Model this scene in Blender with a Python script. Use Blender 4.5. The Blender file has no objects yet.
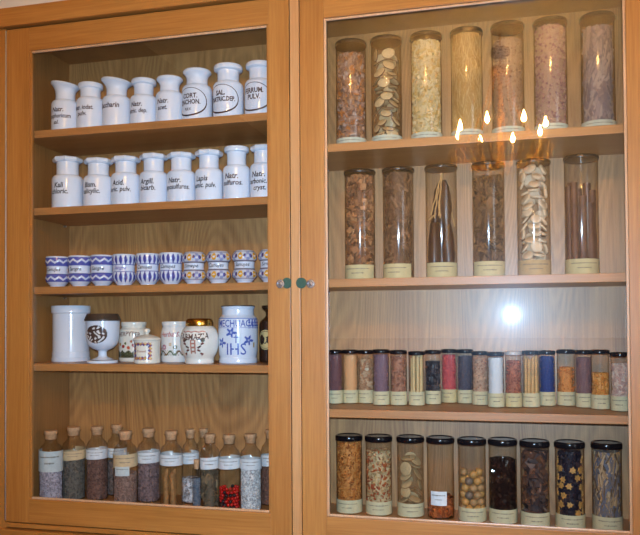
import bpy, bmesh, math, random
from mathutils import Matrix, Vector

PI = math.pi
scene = bpy.context.scene
COL = scene.collection

# ------------------------------------------------------------------ camera, world, lights, exposure
YAW, PITCH, ROLL = 0.25055, 0.01956, -0.00689
cam_data = bpy.data.cameras.new('camera')
cam = bpy.data.objects.new('camera', cam_data)
COL.objects.link(cam)
fwd = Vector((-math.sin(YAW) * math.cos(PITCH), math.cos(YAW) * math.cos(PITCH), math.sin(PITCH)))
rgt = Vector((math.cos(YAW), math.sin(YAW), 0))
upv = rgt.cross(fwd)
r2 = math.cos(ROLL) * rgt + math.sin(ROLL) * upv
u2 = -math.sin(ROLL) * rgt + math.cos(ROLL) * upv
m3 = Matrix((r2, u2, -fwd)).transposed()
cam.matrix_world = Matrix.Translation((0, -1.8, 1.55)) @ m3.to_4x4()
cam_data.sensor_width = 36
cam_data.sensor_fit = 'HORIZONTAL'
cam_data.lens = 749.5 / 640 * 36
cam_data.shift_y = (309.17 - 267.5) / 640
cam_data.clip_start = 0.02
scene.camera = cam

world = bpy.data.worlds.new('world')
scene.world = world
world.use_nodes = True
bg = world.node_tree.nodes['Background']
bg.inputs['Color'].default_value = (0.62, 0.78, 1.0, 1)
bg.inputs['Strength'].default_value = 1.2


def lamp(name, kind, loc, energy, color, size, rot=None, size_y=None):
    d = bpy.data.lights.new(name, kind)
    d.energy = energy
    d.color = color
    if kind == 'AREA':
        d.size = size
        if size_y:
            d.shape = 'RECTANGLE'
            d.size_y = size_y
    else:
        d.shadow_soft_size = size
    o = bpy.data.objects.new(name, d)
    o.location = loc
    if rot:
        o.rotation_euler = rot
    COL.objects.link(o)
    return o


# the photographer's flash, a hand's breadth above the lens
flash = lamp('camera_flash', 'SPOT', (0.0, -1.80, 1.587), 196, (0.50, 0.72, 1.0), 0.014)
flash.data.spot_size = math.radians(80)
flash.data.spot_blend = 1.0
flash.rotation_euler = m3.to_euler()
# bluish fill lamp, added inside the unseen window on the right
lamp('added_side_fill', 'AREA', (2.28, -2.6, 1.75), 22, (0.78, 0.88, 1.0), 1.1, (0, PI / 2, 0), 1.5)

scene.view_settings.view_transform = 'Standard'
scene.view_settings.look = 'None'
scene.view_settings.gamma = 1
scene.view_settings.use_curve_mapping = False
scene.view_settings.exposure = 0.0
scene.cycles.transparent_max_bounces = 24
scene.cycles.caustics_reflective = False
scene.cycles.caustics_refractive = False


# ------------------------------------------------------------------ helpers: colours and materials
def lin(v):
    v = v / 255.0
    return v / 12.92 if v <= 0.04045 else ((v + 0.055) / 1.055) ** 2.4


def C(rgb):
    return (lin(rgb[0]), lin(rgb[1]), lin(rgb[2]), 1)


def new_mat(name):
    m = bpy.data.materials.new(name)
    m.use_nodes = True
    nt = m.node_tree
    nt.nodes.clear()
    out = nt.nodes.new('ShaderNodeOutputMaterial')
    return m, nt, out


def N(nt, kind, **kw):
    n = nt.nodes.new(kind)
    for k, v in kw.items():
        if k in n.inputs.keys():
            n.inputs[k].default_value = v
        else:
            setattr(n, k, v)
    return n


def math_node(nt, op, a, b=None):
    n = nt.nodes.new('ShaderNodeMath')
    n.operation = op
    for i, v in enumerate((a, b)):
        if v is None:
            continue
        if isinstance(v, (int, float)):
            n.inputs[i].default_value = v
        else:
            nt.links.new(v, n.inputs[i])
    return n.outputs[0]


MATS = {}


def plain(name, rgb, rough=0.5, metal=0.0, spec=0.5, noise=0.0, nscale=60.0, coat=0.0):
    if name in MATS:
        return MATS[name]
    m, nt, out = new_mat(name)
    p = N(nt, 'ShaderNodeBsdfPrincipled')
    p.inputs['Roughness'].default_value = rough
    p.inputs['Metallic'].default_value = metal
    p.inputs['Specular IOR Level'].default_value = spec
    p.inputs['Coat Weight'].default_value = coat
    p.inputs['Coat Roughness'].default_value = 0.06
    if noise > 0:
        tc = N(nt, 'ShaderNodeTexCoord')
        nz = N(nt, 'ShaderNodeTexNoise')
        nz.inputs['Scale'].default_value = nscale
        nz.inputs['Detail'].default_value = 4
        rp = N(nt, 'ShaderNodeValToRGB')
        c = C(rgb)
        rp.color_ramp.elements[0].position = 0.3
        rp.color_ramp.elements[1].position = 0.7
        rp.color_ramp.elements[0].color = tuple(x * (1 - noise) for x in c[:3]) + (1,)
        rp.color_ramp.elements[1].color = tuple(min(1, x * (1 + noise)) for x in c[:3]) + (1,)
        nt.links.new(tc.outputs['Object'], nz.inputs['Vector'])
        nt.links.new(nz.outputs['Fac'], rp.inputs['Fac'])
        nt.links.new(rp.outputs['Color'], p.inputs['Base Color'])
    else:
        p.inputs['Base Color'].default_value = C(rgb)
    nt.links.new(p.outputs['BSDF'], out.inputs['Surface'])
    MATS[name] = m
    return m


def wood(name, dark, light, grain='Z', rough=0.35, cathedral=0.0, coat=0.15, fine=70.0, coat_rough=0.4):
    """oak: fine pores stretched along the grain, broad growth bands, optional cathedral figure"""
    m, nt, out = new_mat(name)
    p = N(nt, 'ShaderNodeBsdfPrincipled')
    p.inputs['Roughness'].default_value = rough
    p.inputs['Coat Weight'].default_value = coat
    p.inputs['Coat Roughness'].default_value = coat_rough
    tc = N(nt, 'ShaderNodeTexCoord')
    oi = N(nt, 'ShaderNodeObjectInfo')
    off = N(nt, 'ShaderNodeVectorMath', operation='SCALE')
    comb = N(nt, 'ShaderNodeCombineXYZ')
    for i in range(3):
        nt.links.new(oi.outputs['Random'], comb.inputs[i])
    nt.links.new(comb.outputs[0], off.inputs[0])
    off.inputs['Scale'].default_value = 7.0
    add = N(nt, 'ShaderNodeVectorMath', operation='ADD')
    nt.links.new(tc.outputs['Object'], add.inputs[0])
    nt.links.new(off.outputs[0], add.inputs[1])

    def mapped(s_across, s_along):
        mp = N(nt, 'ShaderNodeMapping')
        v = {'X': (s_along, s_across, s_across), 'Z': (s_across, s_across, s_along), 'Y': (s_across, s_along, s_across)}[grain]
        mp.inputs['Scale'].default_value = v
        nt.links.new(add.outputs[0], mp.inputs['Vector'])
        return mp.outputs[0]
    n1 = N(nt, 'ShaderNodeTexNoise')
    n1.inputs['Scale'].default_value = 1.0
    n1.inputs['Detail'].default_value = 5
    n1.inputs['Roughness'].default_value = 0.65
    nt.links.new(mapped(fine * 3.2, fine * 0.10), n1.inputs['Vector'])
    n2 = N(nt, 'ShaderNodeTexNoise')
    n2.inputs['Scale'].default_value = 1.0
    n2.inputs['Detail'].default_value = 3
    nt.links.new(mapped(14, 0.9), n2.inputs['Vector'])
    fac = math_node(nt, 'ADD', math_node(nt, 'MULTIPLY', n1.outputs['Fac'], 0.55), math_node(nt, 'MULTIPLY', n2.outputs['Fac'], 0.45))
    if cathedral > 0:
        nc = N(nt, 'ShaderNodeTexNoise')
        nc.inputs['Scale'].default_value = 1.0
        nc.inputs['Detail'].default_value = 0.6
        nc.inputs['Distortion'].default_value = 0.3
        nt.links.new(mapped(4.5, 0.75), nc.inputs['Vector'])
        rings = math_node(nt, 'SINE', math_node(nt, 'MULTIPLY', nc.outputs['Fac'], 330.0))
        rings = math_node(nt, 'MULTIPLY', math_node(nt, 'ADD', rings, 1.0), 0.5)
        fac = math_node(nt, 'ADD', math_node(nt, 'MULTIPLY', fac, 1 - cathedral), math_node(nt, 'MULTIPLY', rings, cathedral))
    rp = N(nt, 'ShaderNodeValToRGB')
    rp.color_ramp.elements[0].position = 0.28
    rp.color_ramp.elements[1].position = 0.72
    rp.color_ramp.elements[0].color = C(dark)
    rp.color_ramp.elements[1].color = C(light)
    nt.links.new(fac, rp.inputs['Fac'])
    nt.links.new(rp.outputs['Color'], p.inputs['Base Color'])
    bp = N(nt, 'ShaderNodeBump')
    bp.inputs['Strength'].default_value = 0.12
    bp.inputs['Distance'].default_value = 0.001
    nt.links.new(n1.outputs['Fac'], bp.inputs['Height'])
    nt.links.new(bp.outputs['Normal'], p.inputs['Normal'])
    nt.links.new(p.outputs['BSDF'], out.inputs['Surface'])
    return m


def schlick(nt, f0):
    """reflectance of a clear surface by angle, alike from both sides; also returns |cos|"""
    g = N(nt, 'ShaderNodeNewGeometry')
    d = N(nt, 'ShaderNodeVectorMath', operation='DOT_PRODUCT')
    nt.links.new(g.outputs['Normal'], d.inputs[0])
    nt.links.new(g.outputs['Incoming'], d.inputs[1])
    c = math_node(nt, 'ABSOLUTE', d.outputs['Value'])
    k = math_node(nt, 'POWER', math_node(nt, 'SUBTRACT', 1.0, c), 5.0)
    return math_node(nt, 'ADD', math_node(nt, 'MULTIPLY', k, 1 - f0), f0), c


def clear_glass(name, tint, f0=0.04, rough=0.0, glare=(), edge=True):
    m, nt, out = new_mat(name)
    f, c = schlick(nt, f0)
    tr = N(nt, 'ShaderNodeBsdfTransparent')
    if edge:      # the path through the wall grows towards the outline: absorption follows it
        inv = math_node(nt, 'MINIMUM', math_node(nt, 'DIVIDE', 1.0, math_node(nt, 'MAXIMUM', c, 0.05)), 7.0)
        comb = N(nt, 'ShaderNodeCombineColor')
        for i in range(3):
            nt.links.new(math_node(nt, 'POWER', tint[i], inv), comb.inputs[i])
        nt.links.new(comb.outputs[0], tr.inputs['Color'])
    else:
        tr.inputs['Color'].default_value = tuple(tint) + (1,)
    gl = N(nt, 'ShaderNodeBsdfGlossy')
    gl.inputs['Roughness'].default_value = rough
    mx = N(nt, 'ShaderNodeMixShader')
    nt.links.new(f, mx.inputs[0])
    nt.links.new(tr.outputs[0], mx.inputs[1])
    nt.links.new(gl.outputs[0], mx.inputs[2])
    last = mx
    for weight, rg, tint2 in glare:      # blurred lobes put into the glass to imitate the flash's glare and halo
        g2 = N(nt, 'ShaderNodeBsdfGlossy')
        g2.inputs['Roughness'].default_value = rg
        g2.inputs['Color'].default_value = tint2
        mx2 = N(nt, 'ShaderNodeMixShader')
        mx2.inputs[0].default_value = weight
        nt.links.new(last.outputs[0], mx2.inputs[1])
        nt.links.new(g2.outputs[0], mx2.inputs[2])
        last = mx2
    nt.links.new(last.outputs[0], out.inputs['Surface'])
    MATS[name] = m
    return m


def bits_mat(name, cols, rough=0.6, spec=0.3):
    """loose matter: every bit takes one of the colours"""
    m, nt, out = new_mat(name)
    p = N(nt, 'ShaderNodeBsdfPrincipled')
    p.inputs['Roughness'].default_value = rough
    p.inputs['Specular IOR Level'].default_value = spec
    g = N(nt, 'ShaderNodeNewGeometry')
    rp = N(nt, 'ShaderNodeValToRGB')
    rp.color_ramp.interpolation = 'CONSTANT'
    els = rp.color_ramp.elements
    while len(els) < len(cols):
        els.new(0.5)
    for i, c in enumerate(cols):
        els[i].position = i / len(cols)
        els[i].color = C(c)
    nt.links.new(g.outputs['Random Per Island'], rp.inputs['Fac'])
    nt.links.new(rp.outputs['Color'], p.inputs['Base Color'])
    nt.links.new(p.outputs['BSDF'], out.inputs['Surface'])
    return m


def painted_mat(name, rough=0.14):
    if name in MATS:
        return MATS[name]
    m, nt, out = new_mat(name)
    p = N(nt, 'ShaderNodeBsdfPrincipled')
    p.inputs['Roughness'].default_value = rough
    a = N(nt, 'ShaderNodeAttribute', attribute_name='paint')
    nt.links.new(a.outputs['Color'], p.inputs['Base Color'])
    nt.links.new(p.outputs['BSDF'], out.inputs['Surface'])
    MATS[name] = m
    return m


def emit_mat(name, rgb, strength):
    m, nt, out = new_mat(name)
    e = N(nt, 'ShaderNodeEmission')
    e.inputs['Color'].default_value = C(rgb)
    e.inputs['Strength'].default_value = strength
    nt.links.new(e.outputs[0], out.inputs['Surface'])
    return m


# ------------------------------------------------------------------ helpers: geometry
def mesh_from(name, verts, faces, mats, smooth=True, angle=35, midx=None):
    me = bpy.data.meshes.new(name)
    me.from_pydata(verts, [], faces)
    for m in (mats if isinstance(mats, (list, tuple)) else [mats]):
        me.materials.append(m)
    if midx:
        me.polygons.foreach_set('material_index', midx)
    if smooth:
        me.polygons.foreach_set('use_smooth', [True] * len(me.polygons))
        me.set_sharp_from_angle(angle=math.radians(angle))
    me.update()
    return me


def link(name, data, parent=None, loc=(0, 0, 0), rot=(0, 0, 0)):
    o = bpy.data.objects.new(name, data)
    COL.objects.link(o)
    o.location = loc
    o.rotation_euler = rot
    if parent is not None:
        o.parent = parent
    return o


def tag(o, label=None, cat=None, group=None, kind=None):
    if label:
        o['label'] = label
    if cat:
        o['category'] = cat
    if group:
        o['group'] = group
    if kind:
        o['kind'] = kind
    return o


def thing(name, label, cat, loc=(0, 0, 0), rz=0.0, group=None):
    o = link(name, None, None, loc, (0, 0, rz))
    o.empty_display_size = 0.02
    return tag(o, label, cat, group)


def box_bm(bm, x0, x1, y0, y1, z0, z1):
    vs = [bm.verts.new(p) for p in ((x0, y0, z0), (x1, y0, z0), (x1, y1, z0), (x0, y1, z0), (x0, y0, z1), (x1, y0, z1), (x1, y1, z1), (x0, y1, z1))]
    for f in ((0, 3, 2, 1), (4, 5, 6, 7), (0, 1, 5, 4), (1, 2, 6, 5), (2, 3, 7, 6), (3, 0, 4, 7)):
        bm.faces.new([vs[i] for i in f])


def board(name, x0, x1, y0, y1, z0, z1, mat, parent=None, bevel=0.0012):
    bm = bmesh.new()
    box_bm(bm, x0, x1, y0, y1, z0, z1)
    if bevel:
        bmesh.ops.bevel(bm, geom=list(bm.edges), offset=bevel, segments=2, profile=0.6, affect='EDGES')
    me = bpy.data.meshes.new(name)
    bm.to_mesh(me)
    bm.free()
    me.materials.append(mat)
    return link(name, me, parent)


def lathe_data(prof, seg=40, close_top=False, close_bottom=True):
    vs, fs = [], []
    for r, z in prof:
        for k in range(seg):
            a = 2 * PI * k / seg
            vs.append((r * math.sin(a), -r * math.cos(a), z))
    for i in range(len(prof) - 1):
        for k in range(seg):
            k2 = (k + 1) % seg
            fs.append((i * seg + k, i * seg + k2, (i + 1) * seg + k2, (i + 1) * seg + k))
    if close_bottom:
        fs.append(tuple(reversed(range(seg))))
    if close_top:
        b = (len(prof) - 1) * seg
        fs.append(tuple(range(b, b + seg)))
    return vs, fs


def lathe(name, prof, mat, parent=None, seg=40, close_top=False, close_bottom=True, angle=35, loc=(0, 0, 0), rot=(0, 0, 0)):
    vs, fs = lathe_data(prof, seg, close_top, close_bottom)
    return link(name, mesh_from(name, vs, fs, mat, True, angle), parent, loc, rot)


def smooth_prof(pts, n=6):
    """Catmull-Rom through the profile points"""
    out = []
    for i in range(len(pts) - 1):
        p0, p1, p2, p3 = pts[max(0, i - 1)], pts[i], pts[i + 1], pts[min(len(pts) - 1, i + 2)]
        for k in range(n):
            t = k / n
            v = []
            for d in range(2):
                a, b, c, e = p0[d], p1[d], p2[d], p3[d]
                v.append(0.5 * (2 * b + (c - a) * t + (2 * a - 5 * b + 4 * c - e) * t * t + (3 * b - a - 3 * c + e) * t ** 3))
            out.append((max(v[0], 0.0005), v[1]))
    out.append(pts[-1])
    return out


def radius_at(prof, z):
    for (r0, z0), (r1, z1) in zip(prof, prof[1:]):
        if z1 > z0 and z0 <= z <= z1:
            return r0 + (r1 - r0) * (z - z0) / (z1 - z0)
    return prof[0][0]


def painted_lathe(name, prof, colfn, parent, seg=128, rings=90, rough=0.14):
    # resample by length so that the paint has an even grid
    L = [0]
    for a, b in zip(prof, prof[1:]):
        L.append(L[-1] + math.hypot(b[0] - a[0], b[1] - a[1]))
    pr = []
    j = 0
    for i in range(rings + 1):
        s = L[-1] * i / rings
        while j < len(L) - 2 and L[j + 1] < s:
            j += 1
        t = (s - L[j]) / max(1e-9, L[j + 1] - L[j])
        pr.append((prof[j][0] + (prof[j + 1][0] - prof[j][0]) * t, prof[j][1] + (prof[j + 1][1] - prof[j][1]) * t))
    vs, fs = lathe_data(pr, seg)
    me = mesh_from(name, vs, fs, painted_mat('painted_glaze', rough), True, 40)
    at = me.color_attributes.new('paint', 'FLOAT_COLOR', 'POINT')
    flat = []
    for i, (r, z) in enumerate(pr):
        for k in range(seg):
            th = 2 * PI * k / seg
            if th > PI:
                th -= 2 * PI
            flat.extend(C(colfn(th, z, r)))
    at.data.foreach_set('color', flat)
    return link(name, me, parent)


GLYPHS = {}


def text_shape(s, shear=0.0, bold=0.012):
    key = (s, shear, bold)
    if key not in GLYPHS:
        cu = bpy.data.curves.new('lettering_source', 'FONT')
        cu.body = s
        cu.size = 1.0
        cu.shear = shear
        cu.offset = bold
        cu.resolution_u = 2
        cu.align_x = 'CENTER'
        ob = bpy.data.objects.new('lettering_source', cu)
        me = ob.to_mesh()
        v = [(p.co.x, p.co.y) for p in me.vertices]
        f = [tuple(q.vertices) for q in me.polygons]
        ob.to_mesh_clear()
        bpy.data.objects.remove(ob)
        bpy.data.curves.remove(cu)
        GLYPHS[key] = (v, f)
    return GLYPHS[key]


class Print:
    """flat print wrapped round a turned surface"""

    def __init__(self, rfn, lift=0.0005):
        self.r, self.lift, self.v, self.f = rfn, lift, [], []

    def pt(self, x, z, th0):
        r = self.r(z) + self.lift
        a = th0 + x / r
        return (r * math.sin(a), -r * math.cos(a), z)

    def text(self, s, size, z, th0=0.0, sx=1.0, shear=0.0, bold=0.012, arc=0.0):
        v, f = text_shape(s, shear, bold)
        b = len(self.v)
        for x, y in v:
            X = x * size * sx
            self.v.append(self.pt(X, z + y * size - arc * X * X, th0))
        self.f += [tuple(i + b for i in q) for q in f]

    def stroke(self, pts, widths, th0=0.0):
        b = len(self.v)
        n = len(pts)
        for i, (x, z) in enumerate(pts):
            x0, z0 = pts[max(0, i - 1)]
            x1, z1 = pts[min(n - 1, i + 1)]
            d = math.hypot(x1 - x0, z1 - z0) or 1
            w = widths[i] if isinstance(widths, (list, tuple)) else widths
            nx, nz = -(z1 - z0) / d * w / 2, (x1 - x0) / d * w / 2
            self.v.append(self.pt(x + nx, z + nz, th0))
            self.v.append(self.pt(x - nx, z - nz, th0))
        for i in range(n - 1):
            self.f.append((b + 2 * i, b + 2 * i + 1, b + 2 * i + 3, b + 2 * i + 2))

    def ellipse(self, cx, cz, a, h, w_top, w_bot, th0=0.0, n=48):
        pts, ws = [], []
        for k in range(n + 1):
            t = 2 * PI * k / n
            pts.append((cx + a * math.cos(t), cz + h * math.sin(t)))
            ws.append(w_top + (w_bot - w_top) * (0.5 - 0.5 * math.sin(t)))
        self.stroke(pts, ws, th0)

    def build(self, name, mat, parent):
        return link(name, mesh_from(name, self.v, self.f, mat, False), parent)


def tube_data(path, radii, seg=8, cap=True):
    vs, fs = [], []
    prev = None
    n = len(path)
    for i, p in enumerate(path):
        p = Vector(p)
        d = (Vector(path[min(n - 1, i + 1)]) - Vector(path[max(0, i - 1)])).normalized()
        if prev is None:
            ref = Vector((0, 0, 1)) if abs(d.z) < 0.9 else Vector((1, 0, 0))
            u = d.cross(ref).normalized()
        else:
            u = (prev - d * prev.dot(d)).normalized()
        prev = u
        w = d.cross(u)
        r = radii[i] if isinstance(radii, (list, tuple)) else radii
        for k in range(seg):
            a = 2 * PI * k / seg
            vs.append(tuple(p + (u * math.cos(a) + w * math.sin(a)) * r))
    for i in range(n - 1):
        for k in range(seg):
            k2 = (k + 1) % seg
            fs.append((i * seg + k, i * seg + k2, (i + 1) * seg + k2, (i + 1) * seg + k))
    if cap:
        fs.append(tuple(reversed(range(seg))))
        fs.append(tuple(range((n - 1) * seg, n * seg)))
    return vs, fs


def join_data(parts):
    vs, fs = [], []
    for v, f in parts:
        b = len(vs)
        vs += v
        fs += [tuple(i + b for i in q) for q in f]
    return vs, fs


OCTA = ([(1, 0, 0), (-1, 0, 0), (0, 1, 0), (0, -1, 0), (0, 0, 1), (0, 0, -1)],
        [(0, 2, 4), (2, 1, 4), (1, 3, 4), (3, 0, 4), (2, 0, 5), (1, 2, 5), (3, 1, 5), (0, 3, 5)])
BRICK = ([(-1, -1, -1), (1, -1, -1), (1, 1, -1), (-1, 1, -1), (-1, -1, 1), (1, -1, 1), (1, 1, 1), (-1, 1, 1)],
         [(0, 3, 2, 1), (4, 5, 6, 7), (0, 1, 5, 4), (1, 2, 6, 5), (2, 3, 7, 6), (3, 0, 4, 7)])


def ico(sub=1):
    bm = bmesh.new()
    bmesh.ops.create_icosphere(bm, subdivisions=sub, radius=1)
    v = [tuple(p.co) for p in bm.verts]
    bm.verts.index_update()
    f = [tuple(q.index for q in p.verts) for p in bm.faces]
    bm.free()
    return v, f


ICO1 = ico(1)
ICO2 = ico(2)


def place(data, M):
    return [tuple(M @ Vector(v)) for v in data[0]], data[1]


def bits(R, h, size, shape, seed, n=None, top_slope=0.0, core=True, upright=0.0):
    """matter filling a vessel of inner radius R up to height h: a core, and loose bits against the glass and on top"""
    rnd = random.Random(seed)
    sx, sy, sz = size
    big = max(size) if shape != 'strip' else 2.2 * max(sx, sy)
    base = {'chip': BRICK, 'grain': OCTA, 'ball': ICO1, 'strip': BRICK}[shape]
    if n is None:
        n = int(min(1500, 2 * PI * R * h / (4 * sx * max(sy, sz * 0.5)) * 1.5 + 30))
    parts = []
    if core:
        rc = max(R * 0.55, R - min((1.0 if shape == 'grain' else 1.7) * big, 0.35 * R))
        pr = []
        k = 7
        for i in range(k + 1):
            pr.append((rc * (0.94 + 0.06 * rnd.random()), 0.001 + (h - big * 0.6) * i / k))
        pr.append((rc * 0.4, h - big * 0.2))
        v, f = lathe_data(pr, 20, True, True)
        if top_slope:
            v = [(x, y, z + top_slope * x * (z / h)) for x, y, z in v]
        parts.append((v, f))
    for i in range(n):
        th = rnd.random() * 2 * PI
        if rnd.random() < 0.12:
            rr = R * math.sqrt(rnd.random()) * 0.85
            z = h - big * 0.4 * rnd.random()
        else:
            rr = R - big * (0.55 + 0.75 * rnd.random())
            z = big * 0.7 + (h - big * 1.0) * rnd.random()
        x, y = rr * math.sin(th), -rr * math.cos(th)
        z += top_slope * x * (z / h)
        if shape == 'strip':
            # lies roughly in the glass wall, its length upright or slanting
            tang = Matrix.Rotation(th, 3, 'Z')
            lean = rnd.gauss(0, 0.9 * (1 - upright) + 0.08)
            Rm = tang @ Matrix.Rotation(lean, 3, 'Y')
            s = rnd.uniform(0.6, 1.3)
            M = Matrix.Translation((x, y, max(sz * s * 0.8, min(z, h - sz * s * 0.3)))) @ Rm.to_4x4() @ Matrix.Diagonal((sx, sy, sz * s, 1))
        else:
            e = (rnd.random() * 6.3, rnd.random() * 6.3, rnd.random() * 6.3)
            from mathutils import Euler
            s = rnd.uniform(0.65, 1.2)
            M = Matrix.Translation((x, y, z)) @ Euler(e).to_matrix().to_4x4() @ Matrix.Diagonal((sx * s, sy * s * rnd.uniform(0.7, 1.2), sz * s, 1))
        v, f = place(base, M)
        lim = R * 0.985
        vv = []
        for a, b, c in v:
            d = math.hypot(a, b)
            if d > lim:
                a, b = a * lim / d, b * lim / d
            vv.append((a, b, min(h, max(0.0008, c))))
        parts.append((vv, f))
    return join_data(parts)


# ------------------------------------------------------------------ materials
M_DOOR_V = wood('honey_oak_upright', (144, 86, 28), (187, 132, 64), 'Z', 0.42, coat=0.4)
M_DOOR_H = wood('honey_oak_level', (144, 86, 28), (187, 132, 64), 'X', 0.42, coat=0.4)
M_LATH = wood('pale_oak_lath', (170, 118, 66), (204, 156, 104), 'Z', 0.4)
M_BEAD = wood('glazing_bead_oak', (176, 128, 84), (214, 178, 140), 'Z', 0.35)
M_BACK = wood('oak_veneer_back', (138, 90, 44), (210, 154, 92), 'Z', 0.46, cathedral=0.11, coat=0.7, fine=60, coat_rough=0.42)
M_SIDE = wood('oak_veneer_side', (124, 80, 36), (178, 124, 66), 'Z', 0.5, coat=0.3)
M_SHELF = wood('oak_shelf', (158, 100, 48), (200, 142, 84), 'X', 0.42, coat=0.1)
M_WALL = plain('cream_plaster', (230, 226, 216), 0.85, noise=0.03, nscale=6)
M_CEIL = plain('cream_ceiling', (248, 238, 214), 0.9, noise=0.02, nscale=4)
M_PANEL = wood('dark_wainscot', (60, 36, 20), (92, 58, 34), 'Z', 0.45)
M_FLOOR = wood('floor_oak', (96, 62, 36), (140, 98, 60), 'Y', 0.4)
M_CHROME = plain('chrome', (222, 224, 228), 0.16, 0.88)
M_GREEN = plain('green_felt', (48, 78, 62), 0.75, noise=0.15, nscale=300)
M_BRASS = plain('brass', (212, 158, 70), 0.22, 1.0)
M_STEEL = plain('steel', (190, 192, 196), 0.35, 1.0)
M_PORC = plain('white_porcelain', (224, 233, 245), 0.12, spec=0.55)
M_INK = plain('brown_black_ink', (62, 34, 30), 0.5)
M_INK2 = plain('black_ink', (44, 36, 36), 0.5)
M_LID = plain('black_plastic', (16, 16, 20), 0.16, spec=0.3)
M_LID_HAZED = plain('hazed_black_plastic', (34, 24, 18), 0.3)  # black lids, browned in the colour to imitate warm reflection haze
M_LIDCLEAR = plain('milky_plastic', (190, 180, 172), 0.35)
M_CORK = plain('cork', (204, 160, 118), 0.85, noise=0.25, nscale=220)
M_PANE = clear_glass('window_glass', (0.965, 0.975, 0.97), 0.052, 0.0, glare=((0.0006, 0.085, (1, 1, 1, 1)), (0.0018, 0.22, (0.75, 0.88, 1.0, 1))), edge=False)  # the two weak lobes imitate the flash's glow, the wider one tinted blue
M_TUBE = clear_glass('tube_glass', (0.94, 0.925, 0.90), 0.05, 0.09)
M_BOTTLE = clear_glass('bottle_glass', (0.95, 0.95, 0.945), 0.06, 0.07)
M_AMBER = plain('dark_amber_glass', (52, 34, 24), 0.08, coat=0.3)


def paper(name, rgb):
    return plain('paper_' + name, rgb, 0.75, spec=0.25, noise=0.06, nscale=90)


# ------------------------------------------------------------------ the room
XL, XR, YB, YF, ZCEIL = -2.1, 2.3, 0.30, -4.7, 3.22


def struct(o):
    return tag(o, kind='structure')


struct(board('floor', XL, XR, YF, YB, -0.05, 0.0, M_FLOOR, bevel=0))
struct(board('ceiling', XL, XR, YF, YB, ZCEIL, ZCEIL + 0.05, M_CEIL, bevel=0))
struct(board('wall_back', XL - 0.1, XR + 0.1, YB, YB + 0.1, 0, ZCEIL, M_WALL, bevel=0))
struct(board('wall_front', XL - 0.1, XR + 0.1, YF - 0.1, YF, 0, ZCEIL, M_WALL, bevel=0))
struct(board('wall_left', XL - 0.1, XL, YF, YB, 0, ZCEIL, M_PANEL, bevel=0))
# right wall; its unseen window is added to light the closed room
WY0, WY1, WZ0, WZ1 = -3.25, -1.95, 0.95, 2.55
bmw = bmesh.new()
box_bm(bmw, XR, XR + 0.1, YF, WY0, 0, ZCEIL)
box_bm(bmw, XR, XR + 0.1, WY1, YB, 0, ZCEIL)
box_bm(bmw, XR, XR + 0.1, WY0, WY1, 0, WZ0)
box_bm(bmw, XR, XR + 0.1, WY0, WY1, WZ1, ZCEIL)
mew = bpy.data.meshes.new('wall_right')
bmw.to_mesh(mew)
bmw.free()
mew.materials.append(M_WALL)
struct(link('wall_right', mew))
win = struct(link('window_1', None))
for a in ((WY0, WY0 + 0.06, WZ0, WZ1), (WY1 - 0.06, WY1, WZ0, WZ1), (WY0, WY1, WZ0, WZ0 + 0.06), (WY0, WY1, WZ1 - 0.06, WZ1), (-2.62, -2.58, WZ0, WZ1)):
    board('window_frame', XR + 0.02, XR + 0.07, a[0], a[1], a[2], a[3], M_PORC, win)
for y0, y1 in ((WY0 + 0.06, -2.62), (-2.58, WY1 - 0.06)):
    board('pane', XR + 0.043, XR + 0.047, y0, y1, WZ0 + 0.06, WZ1 - 0.06, M_PANE, win, 0)
struct(board('trim_1', XL, XR, YF, YF + 0.03, 0.0, 1.42, M_PANEL))

# ------------------------------------------------------------------ the cabinet
cab = thing('display_cabinet', 'honey oak wall cabinet with two glazed doors and inner shelves', 'cabinet')
CL, CR = -1.333, 0.335            # inner faces of the sides
DIV0, DIV1 = -0.536, -0.5005      # upright between the two halves
YS, YK = 0.030, 0.265             # shelf front, back panel front
ZF = 1.045                        # inner floor
ZT = 2.366                        # inner top
board('side_panel', CL - 0.022, CL, 0.0235, YK + 0.008, 0.98, 2.40, M_SIDE, cab)
board('side_panel', CR, CR + 0.022, 0.0235, YK + 0.008, 0.98, 2.40, M_SIDE, cab)
board('divider', DIV0, DIV1, 0.0235, YK, ZF, ZT, M_SIDE, cab)
board('back_panel', CL, (DIV0 + DIV1) / 2, YK, YK + 0.008, 0.98, 2.40, M_BACK, cab, 0)
board('back_panel', (DIV0 + DIV1) / 2, CR, YK, YK + 0.008, 0.98, 2.40, M_BACK, cab, 0)
board('top_board', CL, CR, 0.0235, YK, ZT, ZT + 0.022, M_SIDE, cab)
board('bottom_board', CL, CR, 0.0235, YK, ZF - 0.022, ZF, M_SHELF, cab)
ZL = [2.0969, 1.8793, 1.6585, 1.4449]
ZR = [2.0035, 1.6620, 1.3362]
for z in ZL:
    board('shelf', CL + 0.001, DIV0 - 0.001, YS, YK - 0.001, z - 0.0205, z, M_SHELF, cab)
for z in ZR:
    board('shelf', DIV1 + 0.001, CR - 0.001, YS, YK - 0.001, z - 0.0205, z, M_SHELF, cab)
# shelf pins
pin = mesh_from('shelf_pin', *lathe_data([(0.003, 0), (0.003, 0.008), (0.001, 0.009)], 10, True), M_STEEL)
for z in ZL:
    for y in (0.055, 0.235):
        link('shelf_pin', pin, cab, (CL + 0.0, y, z - 0.0245), (0, PI / 2, 0))
for z in ZR:
    for y in (0.055, 0.235):
        link('shelf_pin', pin, cab, (DIV1, y, z - 0.0245), (0, PI / 2, 0))
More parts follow.
